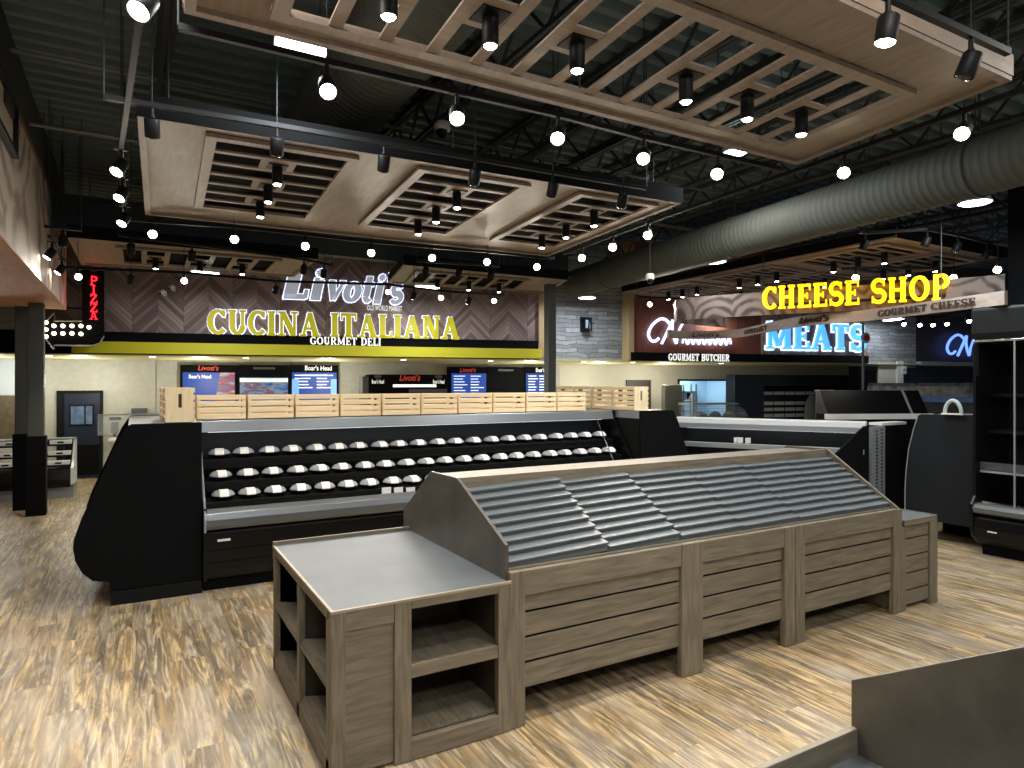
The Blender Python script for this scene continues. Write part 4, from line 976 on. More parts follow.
# striped board and MEATS
s0, s1, z0, z1 = wrect(761, 318, 866, 361)
board = wsign('sign_board', 'light striped timber board behind the blue MEATS letters')
mb = MB(); mb.box(s0, s1, -.05, -.002, 2.865, z1+.35); mb.build('board', wood('striped_board', (120, 88, 66), (190, 164, 140), (96, 74, 62), 'Z', dens=3.5, bump=.02), board)
t = wsign('letter_sign', 'glowing pale blue letters MEATS on the striped board')
s0, s1, z0, z1 = wrect(763, 324, 863, 350)
sign_letters(t, 'MEATS', s0, z0, s1-s0, z1-z0, -.055, emit('blue_lit_face', (84, 168, 240), .95), BLUEH, .08, grow=.05)
# neon script at left of the meats section, mostly hidden by the canopy
def neon(label, px0, py0, px1, py1, tail, NM=BLUEH):
    t = wsign('neon_script', label)
    s0, s1, z0, z1 = wrect(px0, py0, px1, py1)
    w, h = s1-s0, z1-z0
    def C(pts, r, nm='stroke'):
        P = []
        for i in range(len(pts)-1):                       # Catmull-Rom through the points
            a, b, c, d = pts[max(i-1, 0)], pts[i], pts[i+1], pts[min(i+2, len(pts)-1)]
            for k in range(6):
                u = k/6
                P.append(tuple(.5*((2*b[j])+(-a[j]+c[j])*u+(2*a[j]-5*b[j]+4*c[j]-d[j])*u*u+(-a[j]+3*b[j]-3*c[j]+d[j])*u**3) for j in (0, 1)))
        P.append(pts[-1])
        Q = [(s0+x*w, -.07, z0+y*h) for x, y in P]
        o = MB().tube(Q, r, 8).build(nm, NM, t, smooth=True)
    C([(.62, .82), (.5, .97), (.34, .97), (.13, .72), (.03, .38), (.10, .13), (.22, .10), (.32, .22)], .036)
    C([(.40, .0), (.52, .35), (.66, .78), (.72, .96)], .036)
    C([(.72, .96), (.70, .60), (.76, .22), (.82, .02)], .036)
    C([(.82, .02), (.88, .45), (1.0, .82), (1.2, .97)], .03)
    if tail:
        pts = []
        for i in range(9):
            x = 1.0+i*.165
            pts += [(x, .04), (x+.04, .26), (x+.09, .25), (x+.12, .05)]
        C(pts, .026, 'small_letters')
    return t
neon('blue white neon script on the red wall, partly hidden behind the cheese canopy', 646, 319, 681, 344, True)
neon('blue white neon script on the dark wall at far right beside the tall case', 944, 335, 972, 356, True, emit('blue_neon', (110, 150, 255), 1.3))
# small recessed downlights in the soffit
for i, px in enumerate((50, 153, 246, 328, 403, 490, 530, 583, 632, 720)):
    s = wall(px, 357, .6)[0]
    o = thing('recessed_downlight', '%s recessed downlight from the left along the soffit below the fascias' % ORD[i], 'downlight', WP+WE*s+WN*.55+Vector((0, 0, 2.64)), group='soffit downlights')
    MB().lathe([(.001, -.006), (.075, -.006), (.085, -.004), (.085, .0)], seg=18, caps=False).build('trim_ring', WHITEP, o, smooth=True)
    MB().lathe([(.001, -.009), (.06, -.009), (.062, -.005)], seg=18, caps=False).build('lens', emit('downlight_lens', (255, 244, 220), 8), o)
SD = bpy.data.lights.new('soffit_fill', 'POINT'); SD.energy = 30; SD.color = (1, .96, .88); SD.shadow_soft_size = .06  # bare points apart from the downlights, added to brighten the lower wall
for px in (-10, 80, 200, 328, 440, 530, 600, 665, 760, 840):
    s = wall(px, 357, 1.7)[0]; p = WP+WE*s+WN*1.7+Vector((0, 0, 2.15)); add_beam(SD, p, (0, 0, -1))
# ------------------------------------------------------------------ blade sign PIZZA with bulb arrow
t = thing('pizza_sign', 'black blade sign with red upright letters PIZZA and a bulb studded arrow pointing left', 'sign', (0, 13.98, 0))
PW = lambda x, y: atY(x, y, 13.95)
def pz(*pts): return [(PW(*p).x, PW(*p).z) for p in pts]
MB().prism(pz((82, 268), (93, 272), (104, 268), (104, 336), (100, 343), (93, 345.5), (54, 345.5), (54, 349), (38, 330), (54, 313), (54, 321), (82, 321)), 'Y', -.03, .14).build('cabinet', BLACKM, t, .006)
eg = pz((82, 321), (54, 321), (54, 313), (38, 330), (54, 349), (54, 345.5), (93, 345.5), (100, 343), (104, 336))
MB().tube([(x, -.035, z) for x, z in eg], .012, 6).build('edge_tube', mat('arrow_edge', (150, 146, 136), .4), t)
a, b = PW(89.5, 285), PW(98, 276); RED = emit('red_neon', (255, 24, 36), 4.5)
for c, y in zip('PIZZA', (285, 294, 303, 312, 319.5)):
    a, b = PW(89.5, y), PW(98, y-8.3)
    mb = MB(); w = GL[c][0]; hh = b.z-a.z; sq = (b.x-a.x)/(w*hh) if c != 'I' else .9*(b.x-a.x)/(.74*hh)
    ox = a.x if c != 'I' else (a.x+b.x)/2-.2*sq*hh
    strokes(mb, [[(x, z, wd*.55) for x, z, wd in pl] for pl in GL[c][1]], ox, a.z, hh, -.06, -.032, 0, 0, sq); mb.build('letter', RED, t)
for p in ((46, 322.5), (46, 329.5), (46, 336.5), (54, 326), (54, 333.5), (63, 326), (63, 333.5), (72, 326), (72, 333.5), (81, 326), (81, 334), (89, 327.3)):
    q = PW(*p); MB().lathe([(.001, -.05), (.022, -.042), (.033, -.025), (.033, .01), (.02, .02)], seg=12).build('bulb', emit('bulb_glow', (255, 240, 205), 6), t, smooth=True)
bulbs = [c for c in t.children if c.name.startswith('bulb')]
for o, p in zip(bulbs, ((46, 322.5), (46, 329.5), (46, 336.5), (54, 326), (54, 333.5), (63, 326), (63, 333.5), (72, 326), (72, 333.5), (81, 326), (81, 334), (89, 327.3))):
    q = PW(*p); o.location = (q.x, -.035, q.z); o.rotation_euler = (R(-90), 0, 0)
MB().box(PW(82, 300).x-.6, PW(82, 300).x, .04, .07, PW(82, 309).z, PW(82, 309).z+.03).build('mount_arm', BLACK, t)
# wall sconce frame on the header mural at the far left
t = thing('wall_frame', 'thick black picture frame on the mural header at the left picture edge', 'picture frame', (-.998, 7.2, 4.5))
MB().box(0, .06, -.62, -.57, -.26, .24).box(0, .06, .55, .60, -.26, .24).box(0, .06, -.57, .55, .19, .24).box(0, .06, -.57, .55, -.26, -.21).build('frame', BLACK, t, .004)
MB().box(0, .02, -.57, .55, -.21, .19).build('back_plate', mat('parchment', (196, 184, 166), .5), t)
MB().box(.02, .05, .02, .42, .06, .17).build('dark_print', mat('print_dark', (40, 36, 34), .6), t)
# stone wall lantern
t = wsign('wall_lantern', 'small black lantern on the stone wall', 'wall lamp', .3)
s0, s1, z0, z1 = wrect(580, 317, 589, 332, .3)
MB().box(s0, s1, -.02, 0, z0, z1).build('back_plate', BLACK, t)
mb = MB(); m = (s0+s1)/2
for dx in (-.08, .08):
    for dy in (-.2, -.06): mb.box(m+dx-.01, m+dx+.01, dy-.01, dy+.01, z0+.05, z1-.06)
mb.box(m-.1, m+.1, -.22, -.02, z1-.07, z1-.03).box(m-.1, m+.1, -.22, -.02, z0+.02, z0+.05); mb.build('cage', BLACK, t)
MB().lathe([(.03, 0), (.045, .1), (.045, .18), (.02, .24)], (m, -.13, z0+.08), 12).build('shade', mat('lantern_glass', (150, 170, 190), .1), t, smooth=True)

# ------------------------------------------------------------------ menu boards, hood, wash station on the lower wall
BLUES = emit('blue_screen', (34, 88, 196), .5, (10, 20, 40)); WLINE = emit('screen_text', (225, 235, 255), .7)
REDT = emit('red_script', (196, 56, 40), .3)
DIMT = mat('dim_text', (84, 86, 88), .5)
def screen_material(name, cols, strength, scale):
    m = bpy.data.materials.new(name); m.use_nodes = True; nt = m.node_tree; N = nt.nodes.new; L = nt.links.new; b = nt.nodes['Principled BSDF']
    tc = N('ShaderNodeTexCoord'); mp = N('ShaderNodeMapping'); mp.inputs['Scale'].default_value = (1, 1, 3); L(tc.outputs['Object'], mp.inputs[0])
    n = N('ShaderNodeTexNoise'); n.inputs['Scale'].default_value = scale; n.inputs['Detail'].default_value = 3; n.inputs['Distortion'].default_value = 1; L(mp.outputs[0], n.inputs[0])
    cr = N('ShaderNodeValToRGB'); e = cr.color_ramp.elements
    while len(e) < len(cols): e.new(.5)
    for k, c in enumerate(cols): e[k].position = .25+.5*k/(len(cols)-1); e[k].color = (*lin(c), 1)
    L(n.outputs[0], cr.inputs[0]); L(cr.outputs[0], b.inputs['Emission Color']); b.inputs['Emission Strength'].default_value = strength
    b.inputs['Base Color'].default_value = (.01, .01, .01, 1); return m
FOOD = screen_material('screen_food', [(40, 110, 200), (60, 160, 220), (210, 60, 60), (225, 225, 230), (120, 140, 60)], .5, 2.2)
STREET = screen_material('screen_photo', [(20, 40, 90), (40, 110, 190), (150, 180, 200), (130, 60, 100), (220, 230, 240)], .5, 2.5)
OM = 2.72
def menu(label, px0, px1, py0, screen, head_txt, head_m, smat, lines=0, shear=0.0, extra=None):
    t = wsign('menu_board', label, 'menu board', OM)
    s0, s1, _, z1 = wrect(px0, py0, px1, 398, OM); z0 = 1.62
    MB().box(s0+.006, s1-.006, -.05, .1, z0, z1).build('panel', BLACKM, t, .006)
    if head_txt:
        zc = wall((px0+px1)/2, py0+3.3, OM)[1]; hw = (s1-s0)
        if not head_txt[0]: MB().box((s0+s1)/2-head_txt[2]*hw/2, (s0+s1)/2+head_txt[2]*hw/2, -.054, -.05, zc-.025, zc+.025).build('heading_line', DIMT, t)
        else: text_mesh('heading', head_txt[0], .16, head_m, t, ((s0+s1)/2+head_txt[1]*hw, -.056, zc), shear=shear, width=head_txt[2]*hw, bold=.002)
    if screen:
        a, b, _, c = wrect(screen[0], screen[1], screen[2], 398, OM)
        MB().box(a, b, -.062, -.05, z0+.06, c).build('screen', smat, t)
        if lines:
            mb = MB(); H_ = c-z0-.06
            for k in range(lines):
                z = c-.07-k*.075
                if z < z0+.1: break
                mb.box(a+.06, a+.06+(b-a)*random.uniform(.25, .42), -.066, -.062, z-.012, z+.012); mb.box(a+(b-a)*.55, a+(b-a)*random.uniform(.75, .94), -.066, -.062, z-.012, z+.012)
            mb.build('text_lines', WLINE, t)
        if extra: extra(t, a, b, z0, c)
    return t
def ex1(t, a, b, z0, c):
    m = a+(b-a)*.62
    MB().prism([(m, z0+.06), (b, z0+.06), (b, c), (m+.1, c)], 'Y', -.067, -.0625).build('picture', FOOD, t)
    text_mesh('screen_heading', "Boar's Head", .12, WLINE, t, (a+(b-a)*.33, -.066, c-.1), width=(b-a)*.42, bold=.002)
def ex2(t, a, b, z0, c):
    MB().box(a, b, -.067, -.0625, c-.11, c-.02).build('caption_strip', emit('strip_white', (215, 228, 224), .5), t)
def ex3(t, a, b, z0, c):
    MB().box(a, a+.16, -.067, -.0625, z0+.2, c-.16).build('price_panel', emit('price_panel_blue', (110, 160, 230), .5), t)
    MB().box(b-.14, b, -.067, -.0625, z0+.2, c-.16).build('price_panel', MATS['price_panel_blue'], t)
    MB().box(a+(b-a)*.2, a+(b-a)*.8, -.066, -.062, c-.085, c-.055).build('heading_line', WLINE, t)
menu('left menu board with a blue and food picture screen, red script heading', 180, 238, 365, (183, 372.5, 235), ("Livoti's", -.02, .36), REDT, BLUES, 0, .25, ex1)
menu('centre menu board of the left set with a picture screen and dim heading', 238, 290, 365, (240, 377.5, 288), ('', .0, .42), DIMT, STREET, 0, 0, ex2)
menu('right menu board of the left set with a blue screen of white text', 290, 338.5, 365, (292, 372.5, 336.5), ("Boar's Head", .08, .55), WTXT, BLUES, 5, 0, ex3)
menu('menu board with a blue screen right of the deli hood, red heading', 447.5, 486, 367, (451, 373.5, 485.5), ("Livoti's", .0, .42), REDT, BLUES, 7, .25)
menu('blank dark menu board right of the blue one above the crates', 486, 524, 367, None, ('', .0, .4), DIMT, BLUES)
menu('rightmost menu board with a blue screen beside the slim column', 524, 552, 367, (525.5, 373.5, 549, ), ("Boar's Head", .2, .6), WTXT, BLUES, 7)
t = wsign('deli_hood', 'black deli hood case with red script and white lettering between the menu boards', 'deli case', 1.3)
s0, s1, z0, z1 = wrect(369, 374.5, 447, 394, 1.3)
MB().box(s0, s1, 0, .9, 1.55, z1).build('housing', BLACKM, t, .01)
MB().box(s0-.14, s0-.002, .05, .9, 1.5, z1-.05).build('side_panel', mat('hood_side_grey', (92, 94, 92), .5), t)
zc = wall(400, 378, 1.3)[1]
text_mesh('script_lettering', "Livoti's", .2, REDT, t, (s0+(s1-s0)*.51, -.006, zc), shear=.25, width=(s1-s0)*.27, bold=.004)
for f in (.11, .89):
    text_mesh('lettering', "Boar's Head", .13, WTXT, t, (s0+(s1-s0)*f, -.006, zc-.09), width=(s1-s0)*.15, bold=.002)
    MB().prism([(s0+(s1-s0)*f+.09*math.cos(a), zc+.035+.045*math.sin(a)) for a in [R(k*30) for k in range(12)]], 'Y', -.008, 0).build('emblem', DIMT, t)
a, b, c, e = wrect(393, 384.6, 436, 387, 1.3)
MB().box(a, b, -.02, 0, c, e).build('lamp_strip', emit('hood_strip', (235, 238, 240), 1.4), t)
a, b, c, e = wrect(409, 389, 447, 394, 1.3); MB().box(a, b, -.02, 0, 1.6, e).build('service_ledge', mat('ledge_grey', (84, 86, 86), .3, .5), t)
# hand wash bits at the left
t = wsign('electrical_box', 'grey metal box on the tiled wall just above the left end case', 'box', OFFL)
s0, s1, z0, z1 = wrect(132.5, 408, 147.5, 422, OFFL); MB().box(s0, s1, -.12, 0, z0-.02, z1).build('cabinet', mat('box_grey', (84, 92, 96), .45), t, .008); MB().box(s0+.03, s1-.03, -.128, -.12, z0+.02, z1-.03).build('cover', mat('box_grey', (84, 92, 96)), t)
t = wsign('soap_dispenser', 'grey soap dispenser on the tiled wall right of the black door', 'dispenser', OFFL)
s0, s1, z0, z1 = wrect(112.5, 422, 118, 433, OFFL); MB().box(s0, s1, -.12, 0, z0, z1).build('body', mat('dispenser_grey', (96, 102, 106), .35), t, .01); MB().box(s0+.03, s1-.03, -.1, -.03, z0-.06, z0).build('nozzle', BLACK, t)
t = wsign('hand_sink', 'small white hand sink below the soap dispenser', 'sink', OFFL)
s0, s1, z0, z1 = wrect(112.5, 437.5, 123, 447, OFFL)
MB().prism([(0, z1), (-.38, z1), (-.38, z1-.06), (-.12, z0), (0, z0)], 'X', s0, s1).build('basin', WHITEP, t, .01); MB().tube([((s0+s1)/2, -.04, z1), ((s0+s1)/2, -.04, z1+.05), ((s0+s1)/2, -.18, z1+.05)], .012, 8).build('faucet', CHROME, t)
t = wsign('wall_plate', 'small dark sign plate above the soap dispenser', 'sign', OFFL)
s0, s1, z0, z1 = wrect(109.5, 417, 121, 420, OFFL); MB().box(s0, s1, -.012, 0, z0, z1).build('plate', BLACK, t); MB().box(s0+.03, s1-.05, -.015, -.012, (z0+z1)/2-.006, (z0+z1)/2+.006).build('print', DIMT, t)
# pizza side: pale lit panel and brown tile behind the column
s0, s1, z0, z1 = wrect(-25, 358, 15.5, 395, OFFL)
tag(wl(MB().box(s0, s1, OFFL-.04, OFFL-.005, z0, z1), 'wall_panel', mat('pale_blue_panel', (205, 216, 226), .35)), 'pale bluish panel on the back wall left of the column', 'panel')
s0, s1, z0, z1 = wrect(-25, 396, 15.5, 424, OFFL)
tag(wl(MB().box(s0, s1, OFFL-.05, OFFL-.005, z0-.4, z1), 'tile_panel', mat('brown_tile', (104, 92, 76), .4, var=.3, scale=12)), 'brown tiled panel below the pale panel left of the column', 'panel')
# ------------------------------------------------------------------ low open case behind the left column
t = thing('low_display_case', 'low black open case with white trays behind the left column', 'display case', (-1.9, 14.62, 0))
L0, L1 = -1.9, .95
MB().box(L0, L1, .06, .95, 0, .2).build('kick_base', mat('kick_steel', (132, 134, 132), .4, .4), t)
MB().prism([(.0, .2), (-.03, .35), (.02, .52), (.3, .54), (.95, .56), (.95, .2)], 'X', L0, L1-.04).build('body', GLOSSB, t, .008)
for y, z in ((.13, .60), (.36, .76), (.58, .95)):
    MB().box(L0, L1-.04, y, y+.28, z-.03, z).build('shelf', BLACK, t)
MB().box(L0, L1-.04, .9, .95, .9, 1.02).build('rear_liner', BLACK, t)
MB().prism([(-.02, .25), (.0, .55), (.28, .65), (.75, 1.06), (.95, 1.06), (.95, .2)], 'X', L1-.04, L1).build('end_panel', mat('end_panel_white', (196, 198, 196), .35), t)
MB().box(L0, L1, .7, .95, 1.035, 1.06).build('top_ledge', STEEL, t)
k = 0
for row, (y, z, nm) in enumerate(((.16, .602, 'lowest'), (.39, .762, 'middle'), (.61, .952, 'top'))):
    for i in range(7):
        x = -1.9+L0+.24+i*.395
        tr = thing('food_tray', '%s white tray from the left on the %s shelf of the low case at left' % (ORD[i], nm), 'tray', (x, 14.62+y+.08, z), group='white trays in the low case')
        MB().prism([(-.17, 0), (.17, 0), (.18, .07), (-.18, .07)], 'Y', -.09, .09).build('tray', WHITEP, tr, .006)
        MB().box(-.05, .05, -.094, -.09, .02, .05).build('slot', BLACK, tr)
t = thing('sneeze_guard', 'clear glass screen with a steel post standing on the low case at left', 'glass screen', (-1.9, 15.4, 1.06))
MB().box(1.3, 2.62, -.005, .005, .02, .42).build('pane', glass('screen_glass', alpha=.18), t)
MB().box(2.62, 2.68, -.03, .03, 0, .44).build('post', STEEL, t, .004); MB().box(1.3, 2.62, -.012, .012, .42, .44).build('top_rail', STEEL, t)
# ------------------------------------------------------------------ cheese shop canopy
def ribbon(mb, pts, th, z0, z1):
    pts = [Vector((*p, 0)) for p in pts]; n = len(pts); L_, R_ = [], []
    for i, p in enumerate(pts):
        d = (pts[min(i+1, n-1)]-pts[max(i-1, 0)]).normalized(); nn = Vector((-d.y, d.x, 0))*th/2
        L_.append(p+nn); R_.append(p-nn)
    for i in range(n-1): mb.quad([L_[i], L_[i+1], R_[i+1], R_[i]], z0, z1)
    return mb
def smooth_path(pts, k=8):
    P = []
    for i in range(len(pts)-1):
        a, b, c, d = pts[max(i-1, 0)], pts[i], pts[i+1], pts[min(i+2, len(pts)-1)]
        for q in range(k):
            u = q/k
            P.append(tuple(.5*((2*b[j])+(-a[j]+c[j])*u+(2*a[j]-5*b[j]+4*c[j]-d[j])*u*u+(-a[j]+3*b[j]-3*c[j]+d[j])*u**3) for j in (0, 1)))
    return P+[pts[-1]]
BANDW = wood('pale_canopy_wood', (150, 136, 126), (178, 164, 154), (160, 146, 136), 'Y', dens=5, bump=.03)
CMURAL = rings_material('cheese_mural', (132, 118, 110), (70, 57, 51), 1.3)
canopy = thing('cheese_canopy', 'curved wood grain canopy with mural band over the cheese counter', 'canopy', (9.5, 7, 3.04))
o = Vector((9.5, 7))
rel = lambda p: (p[0]-o.x, p[1]-o.y)
band = [(8.97, 3.86), (9.2, 4.7), (9.5, 5.95), (9.42, 6.6), (9.6, 7.3), (10.2, 8.45), (10.6, 9.25), (10.45, 9.85), (9.95, 10.1), (9.5, 10.12)]
bpath = [rel(p) for p in smooth_path(band)]
ribbon(MB(), bpath, .05, .0, .165).build('lower_band', BANDW, canopy, smooth=True)
mural = [(10.25, 4.42), (10.05, 5.04), (8.87, 7.25), (8.35, 8.35), (8.42, 8.75), (8.8, 9.0), (10.2, 9.2)]
mp_ = [rel(p) for p in smooth_path(mural, 6)]
ribbon(MB(), mp_, .05, .175, .55).build('mural_band', CMURAL, canopy, smooth=True)
mb = MB()
for p in ((9.2, 4.7), (10.62, 9.3), (8.87, 7.25)):
    q = rel(p); MB().tube([(q[0], q[1], .1), (q[0], q[1], ZD-3.0)], .008, 5).build('hanger_rod', DARKC, canopy)
mb.b.free()
BRN = mat('brown_lettering', (64, 46, 38), .5)
def on_band(nm, txt, pa, pb, size, z, shear=0.0, bold=.001):
    a, b = Vector((*rel(pa), 0)), Vector((*rel(pb), 0)); m = (a+b)/2; d = (b-a).normalized(); nn = Vector((d.y, -d.x, 0))
    if all(c in GL for c in txt) and not shear:
        e = bpy.data.objects.new(nm, None); COL.objects.link(e); e.parent = canopy; e.location = a+nn*.034+Vector((0, 0, z-size*.36)); e.rotation_euler = (0, 0, math.atan2(d.y, d.x))
        mb = MB(); tot = sum(GL[c][0] for c in txt); sq = (b-a).length/(tot*size*.72); x = 0
        for c in txt: strokes(mb, GL[c][1], x*sq*size*.72, 0, size*.72, -.012, 0, 0, 0, sq); x += GL[c][0]
        o = mb.build(nm, BRN, canopy); o.location = e.location; o.rotation_euler = e.rotation_euler; bpy.data.objects.remove(e)
    else: text_mesh(nm, txt, size, BRN, canopy, m+nn*.06+Vector((0, 0, z)), rz=math.atan2(d.y, d.x), shear=shear, width=(b-a).length, bold=bold, extr=.022)
def bandp(px, h=.945):                                 # where the band front passes a survey column
    best = None
    for p in smooth_path(band):
        r = (p[0]*AX[0]+p[1]*BX[0])/(p[0]*AX[1]+p[1]*BX[1])*FPX+512
        if best is None or abs(r-px) < best[0]: best = (abs(r-px), p)
    return best[1]
on_band('lettering', 'GOURMET CHEESE', bandp(877), bandp(977), .13, .083)
on_band('script_lettering', "Livoti's", bandp(801), bandp(832), .14, .085, .25)
on_band('lettering', 'GOURMET', bandp(747), bandp(771), .12, .08)
on_band('script_lettering', "Livoti's", bandp(690), bandp(717), .13, .08, .25)
# yellow lit letters standing in front of the mural
pa, pb = Vector((8.84, 7.23, 0)), Vector((10.05, 5.02, 0))
d = (pb-pa); t = thing('letter_sign', 'bright yellow lit serif letters CHEESE SHOP on the curved canopy', 'sign', (pa.x, pa.y, 0), math.atan2(d.y, d.x))
sign_letters(t, 'CHEESE SHOP', .02, 3.285, d.length-.02, .36, -.10, YLIT, None, .08)
MB().box(.05, d.length-.05, -.10, -.06, 3.33, 3.37).build('raceway', BLACK, t)
for x in (.3, d.length/2, d.length-.3): MB().box(x-.012, x+.012, -.07, .09, 3.34, 3.36).build('standoff', BLACK, t)
# ------------------------------------------------------------------ tall multideck case at the right edge
t = thing('tall_open_case', 'tall black open multideck case at the right picture edge', 'display case', (9.0, 4.24, 0))
Y0 = -5.0
MB().box(.12, 1.1, Y0, -.06, 0, .13).build('kick_base', BLACKM, t)
MB().prism([(.08, .13), (-.02, .22), (-.04, .34), (-.02, .46), (.06, .52), (1.1, .52), (1.1, .13)], 'Y', Y0, -.03).build('lower_body', GLOSSB, t, .006)
MB().prism([(.02, .50), (-.05, .53), (-.06, .585), (-.02, .625), (.08, .64), (.1, .5)], 'Y', Y0, -.03).build('bumper_rail', MATS['bumper_steel'], t)
MB().box(.85, .9, Y0, -.03, .5, 2.6).build('rear_liner', mat('case_liner', (34, 36, 38)), t)
for z, dpt in ((1.02, .12), (1.5, .3), (1.95, .38)):
    s = MB().box(dpt, .86, Y0, -.04, z, z+.03).build('shelf', BLACK, t)
    MB().box(dpt-.012, dpt, Y0, -.04, z-.01, z+.012).build('price_rail', STEEL if z < 1.2 else BLACK, s)
    if z < 1.2: MB().box(dpt-.01, dpt-.004, Y0, -.04, z+.012, z+.12).build('glass_lip', glass('lip_glass', (150, 155, 160), .05, .12), s)
MB().box(.06, .5, Y0, -.04, .63, .66).build('well_grille', CHROME, t)
MB().prism([(.0, 2.66), (-.02, 2.72), (-.02, 3.0), (.0, 3.03), (1.1, 3.03), (1.1, 2.58), (.4, 2.58)], 'Y', Y0, -.0).build('canopy', mat('canopy_black', (22, 25, 25), .6, spec=.2), t, .006)
MB().tube([(.02, Y0, 2.63), (.02, -.02, 2.63)], .022, 10).build('canopy_tube', CHROME, t, smooth=True)
MB().prism([(.1, .13), (-.04, .24), (-.06, .4), (-.06, .62), (.02, .72), (.02, 2.6), (1.1, 2.6), (1.1, .13)], 'Y', -.035, 0).build('end_panel', GLOSSB, t, .006)
MB().box(.0, .016, -.46, -.444, .62, 2.62).build('edge_strip', STEEL, t)
MB().box(.02, 1.1, -.06, -.036, 2.2, 2.6).build('inner_bracket', BLACKM, t)
p = atX(933+53, 533, 8.96)
tag(MB().box(8.952, 8.957, 3.95, 4.05, .31, .325).build('name_plate', WHITEP), 'small white plate on the lower front of the tall case at right', 'plate')
# dark end panel of the case beside it
t = thing('side_case', 'dark grey case whose rounded end panel stands left of the tall case', 'display case', (9.3, 4.8, 0))
P = [(-.50, .262), (-.50, 1.705), (.215, 1.69), (.25, 1.67), (.31, 1.48), (.375, 1.2), (.41, .9), (.425, .6), (.425, .34), (.39, .29), (.0, .262)]
MB().prism(P, 'X', 0, .035).build('end_panel', mat('slate_panel', (26, 29, 33), .6, spec=.2), t, .006)
MB().prism([(a*.98, min(b, 1.3)) for a, b in P], 'X', .036, .9).build('body', GLOSSB, t)
MB().box(.72, .9, -.4, .3, 0, .27).build('kick_base', BLACKM, t)
MB().prism([(P[1][0], 1.6), (P[1][0], 1.70), (.2, 1.68), (.2, 1.58)], 'X', .036, .9).build('canopy', STEEL, t)
MB().tube([(.001, a, b) for a, b in P[2:9]], .008, 6).build('edge_trim', STEEL, t)
# ------------------------------------------------------------------ back to back service cases seen end-on, diamond plate between
Yp = 5.68
E_ = lambda *pts: [(atY(x, y, Yp).x, atY(x, y, Yp).z) for x, y in pts]
t = thing('service_case', 'long black service case with a white top ledge behind the produce island', 'display case', (9.37, Yp, 0))
T = lambda mb: (bmesh.ops.translate(mb.b, verts=mb.b.verts, vec=-Vector((9.37, Yp, 0))), mb)[1]
P = E_((869, 426), (865, 426), (833, 457), (833, 500)); P = P[:3]+[(P[2][0], .25), (P[0][0], .25)]
T(MB().prism(P, 'Y', Yp, Yp+.03)).build('end_panel', BLACKM, t)
A_ = gp(866, 424, 1.5); B_ = gp(675, 418.8, 1.5); dv = (B_-A_).normalized(); nv = Vector((-dv.y, dv.x, 0))  # nv points at the front, toward us
if nv.x > 0: nv = -nv
def seg(mb, f0, f1, w0, w1, za, zb, a=A_, b=B_):
    p, q = a+(b-a)*f0, a+(b-a)*f1
    return mb.quad([p+nv*w0, q+nv*w0, q+nv*w1, p+nv*w1], za, zb)
T(seg(MB(), 0, 1.02, -.45, .02, 1.44, 1.52)).build('top_ledge', mat('white_ledge', (222, 224, 222), .35), t, .008)
T(seg(MB(), 0, 1.02, -.02, .04, 1.36, 1.44)).build('canopy_front', STEEL, t)
T(seg(MB(), 0, 1.02, -.5, -.4, .3, 1.44)).build('rear_liner', mat('case_liner', (34, 36, 38)), t)
T(seg(MB(), 0, 1.02, -.4, .5, .25, 1.05)).build('body', GLOSSB, t)
T(seg(MB(), 0, 1.02, .40, .54, 1.09, 1.16)).build('bumper_rail', STEEL, t)
T(seg(MB(), 0, 1.02, -.4, .38, 1.06, 1.09)).build('shelf', BLACK, t)
T(seg(MB(), 0, 1.02, -.35, .4, 0, .25)).build('kick_base', BLACKM, t)
T(seg(MB(), .05, .95, -.3, -.24, 1.34, 1.36)).build('canopy_lamp', emit('case_lamp', (240, 246, 255), 4), t)
for i, f in enumerate((.60, .62, .56)):
    p = A_+(B_-A_)*f+nv*.37
    tag(MB().box(p.x-.05, p.x+.05, p.y-.01, p.y+.01, .0+1.165, 1.25).build('price_card', WHITEP), '%s small white card in the long service case with white ledge' % ORD[i], 'card')
t2 = thing('service_case', 'black service case facing right, its sloped end panel right of the diamond plate strip', 'display case', (9.37, Yp, 0))
P = E_((884, 426), (893, 426), (913, 438), (913, 490)); P = P[:3]+[(P[2][0], .25), (P[0][0], .25)]
T(MB().prism(P, 'Y', Yp, Yp+.03)).build('end_panel', BLACKM, t2)
T(MB().prism([(P[0][0], .25), (P[0][0], 1.46), (P[1][0]+.02, 1.46), (P[2][0]-.03, 1.0), (P[2][0]-.03, .25)], 'Y', Yp+.031, Yp+.2)).build('body', GLOSSB, t2)
T(MB().box(P[0][0], P[2][0]-.1, Yp+.06, Yp+.2, 0, .25)).build('kick_base', BLACKM, t2)
T(MB().box(P[0][0]-.05, P[1][0]+.35, Yp+.0, Yp+.2, 1.49, 1.53)).build('top_ledge', MATS['white_ledge'], t2)
t3 = thing('corner_guard', 'shiny diamond plate corner strip between two black end panels', 'corner guard', (9.37, Yp, 0))
P = E_((870.5, 427), (883, 427))
mb = T(MB().box(P[0][0], P[1][0], Yp-.03, Yp+.04, .02, P[0][1])); mb.build('strip', STEEL, t3)
mb = MB(); z = .06
while z < 1.45:
    for c in range(2):
        x = P[0][0]+(P[1][0]-P[0][0])*(.3+.4*c); mb.box(x-.025, x+.025, Yp-.042, Yp-.028, z+.02*c, z+.02*c+.014)
    z += .05
T(mb).build('tread_bumps', CHROME, t3)
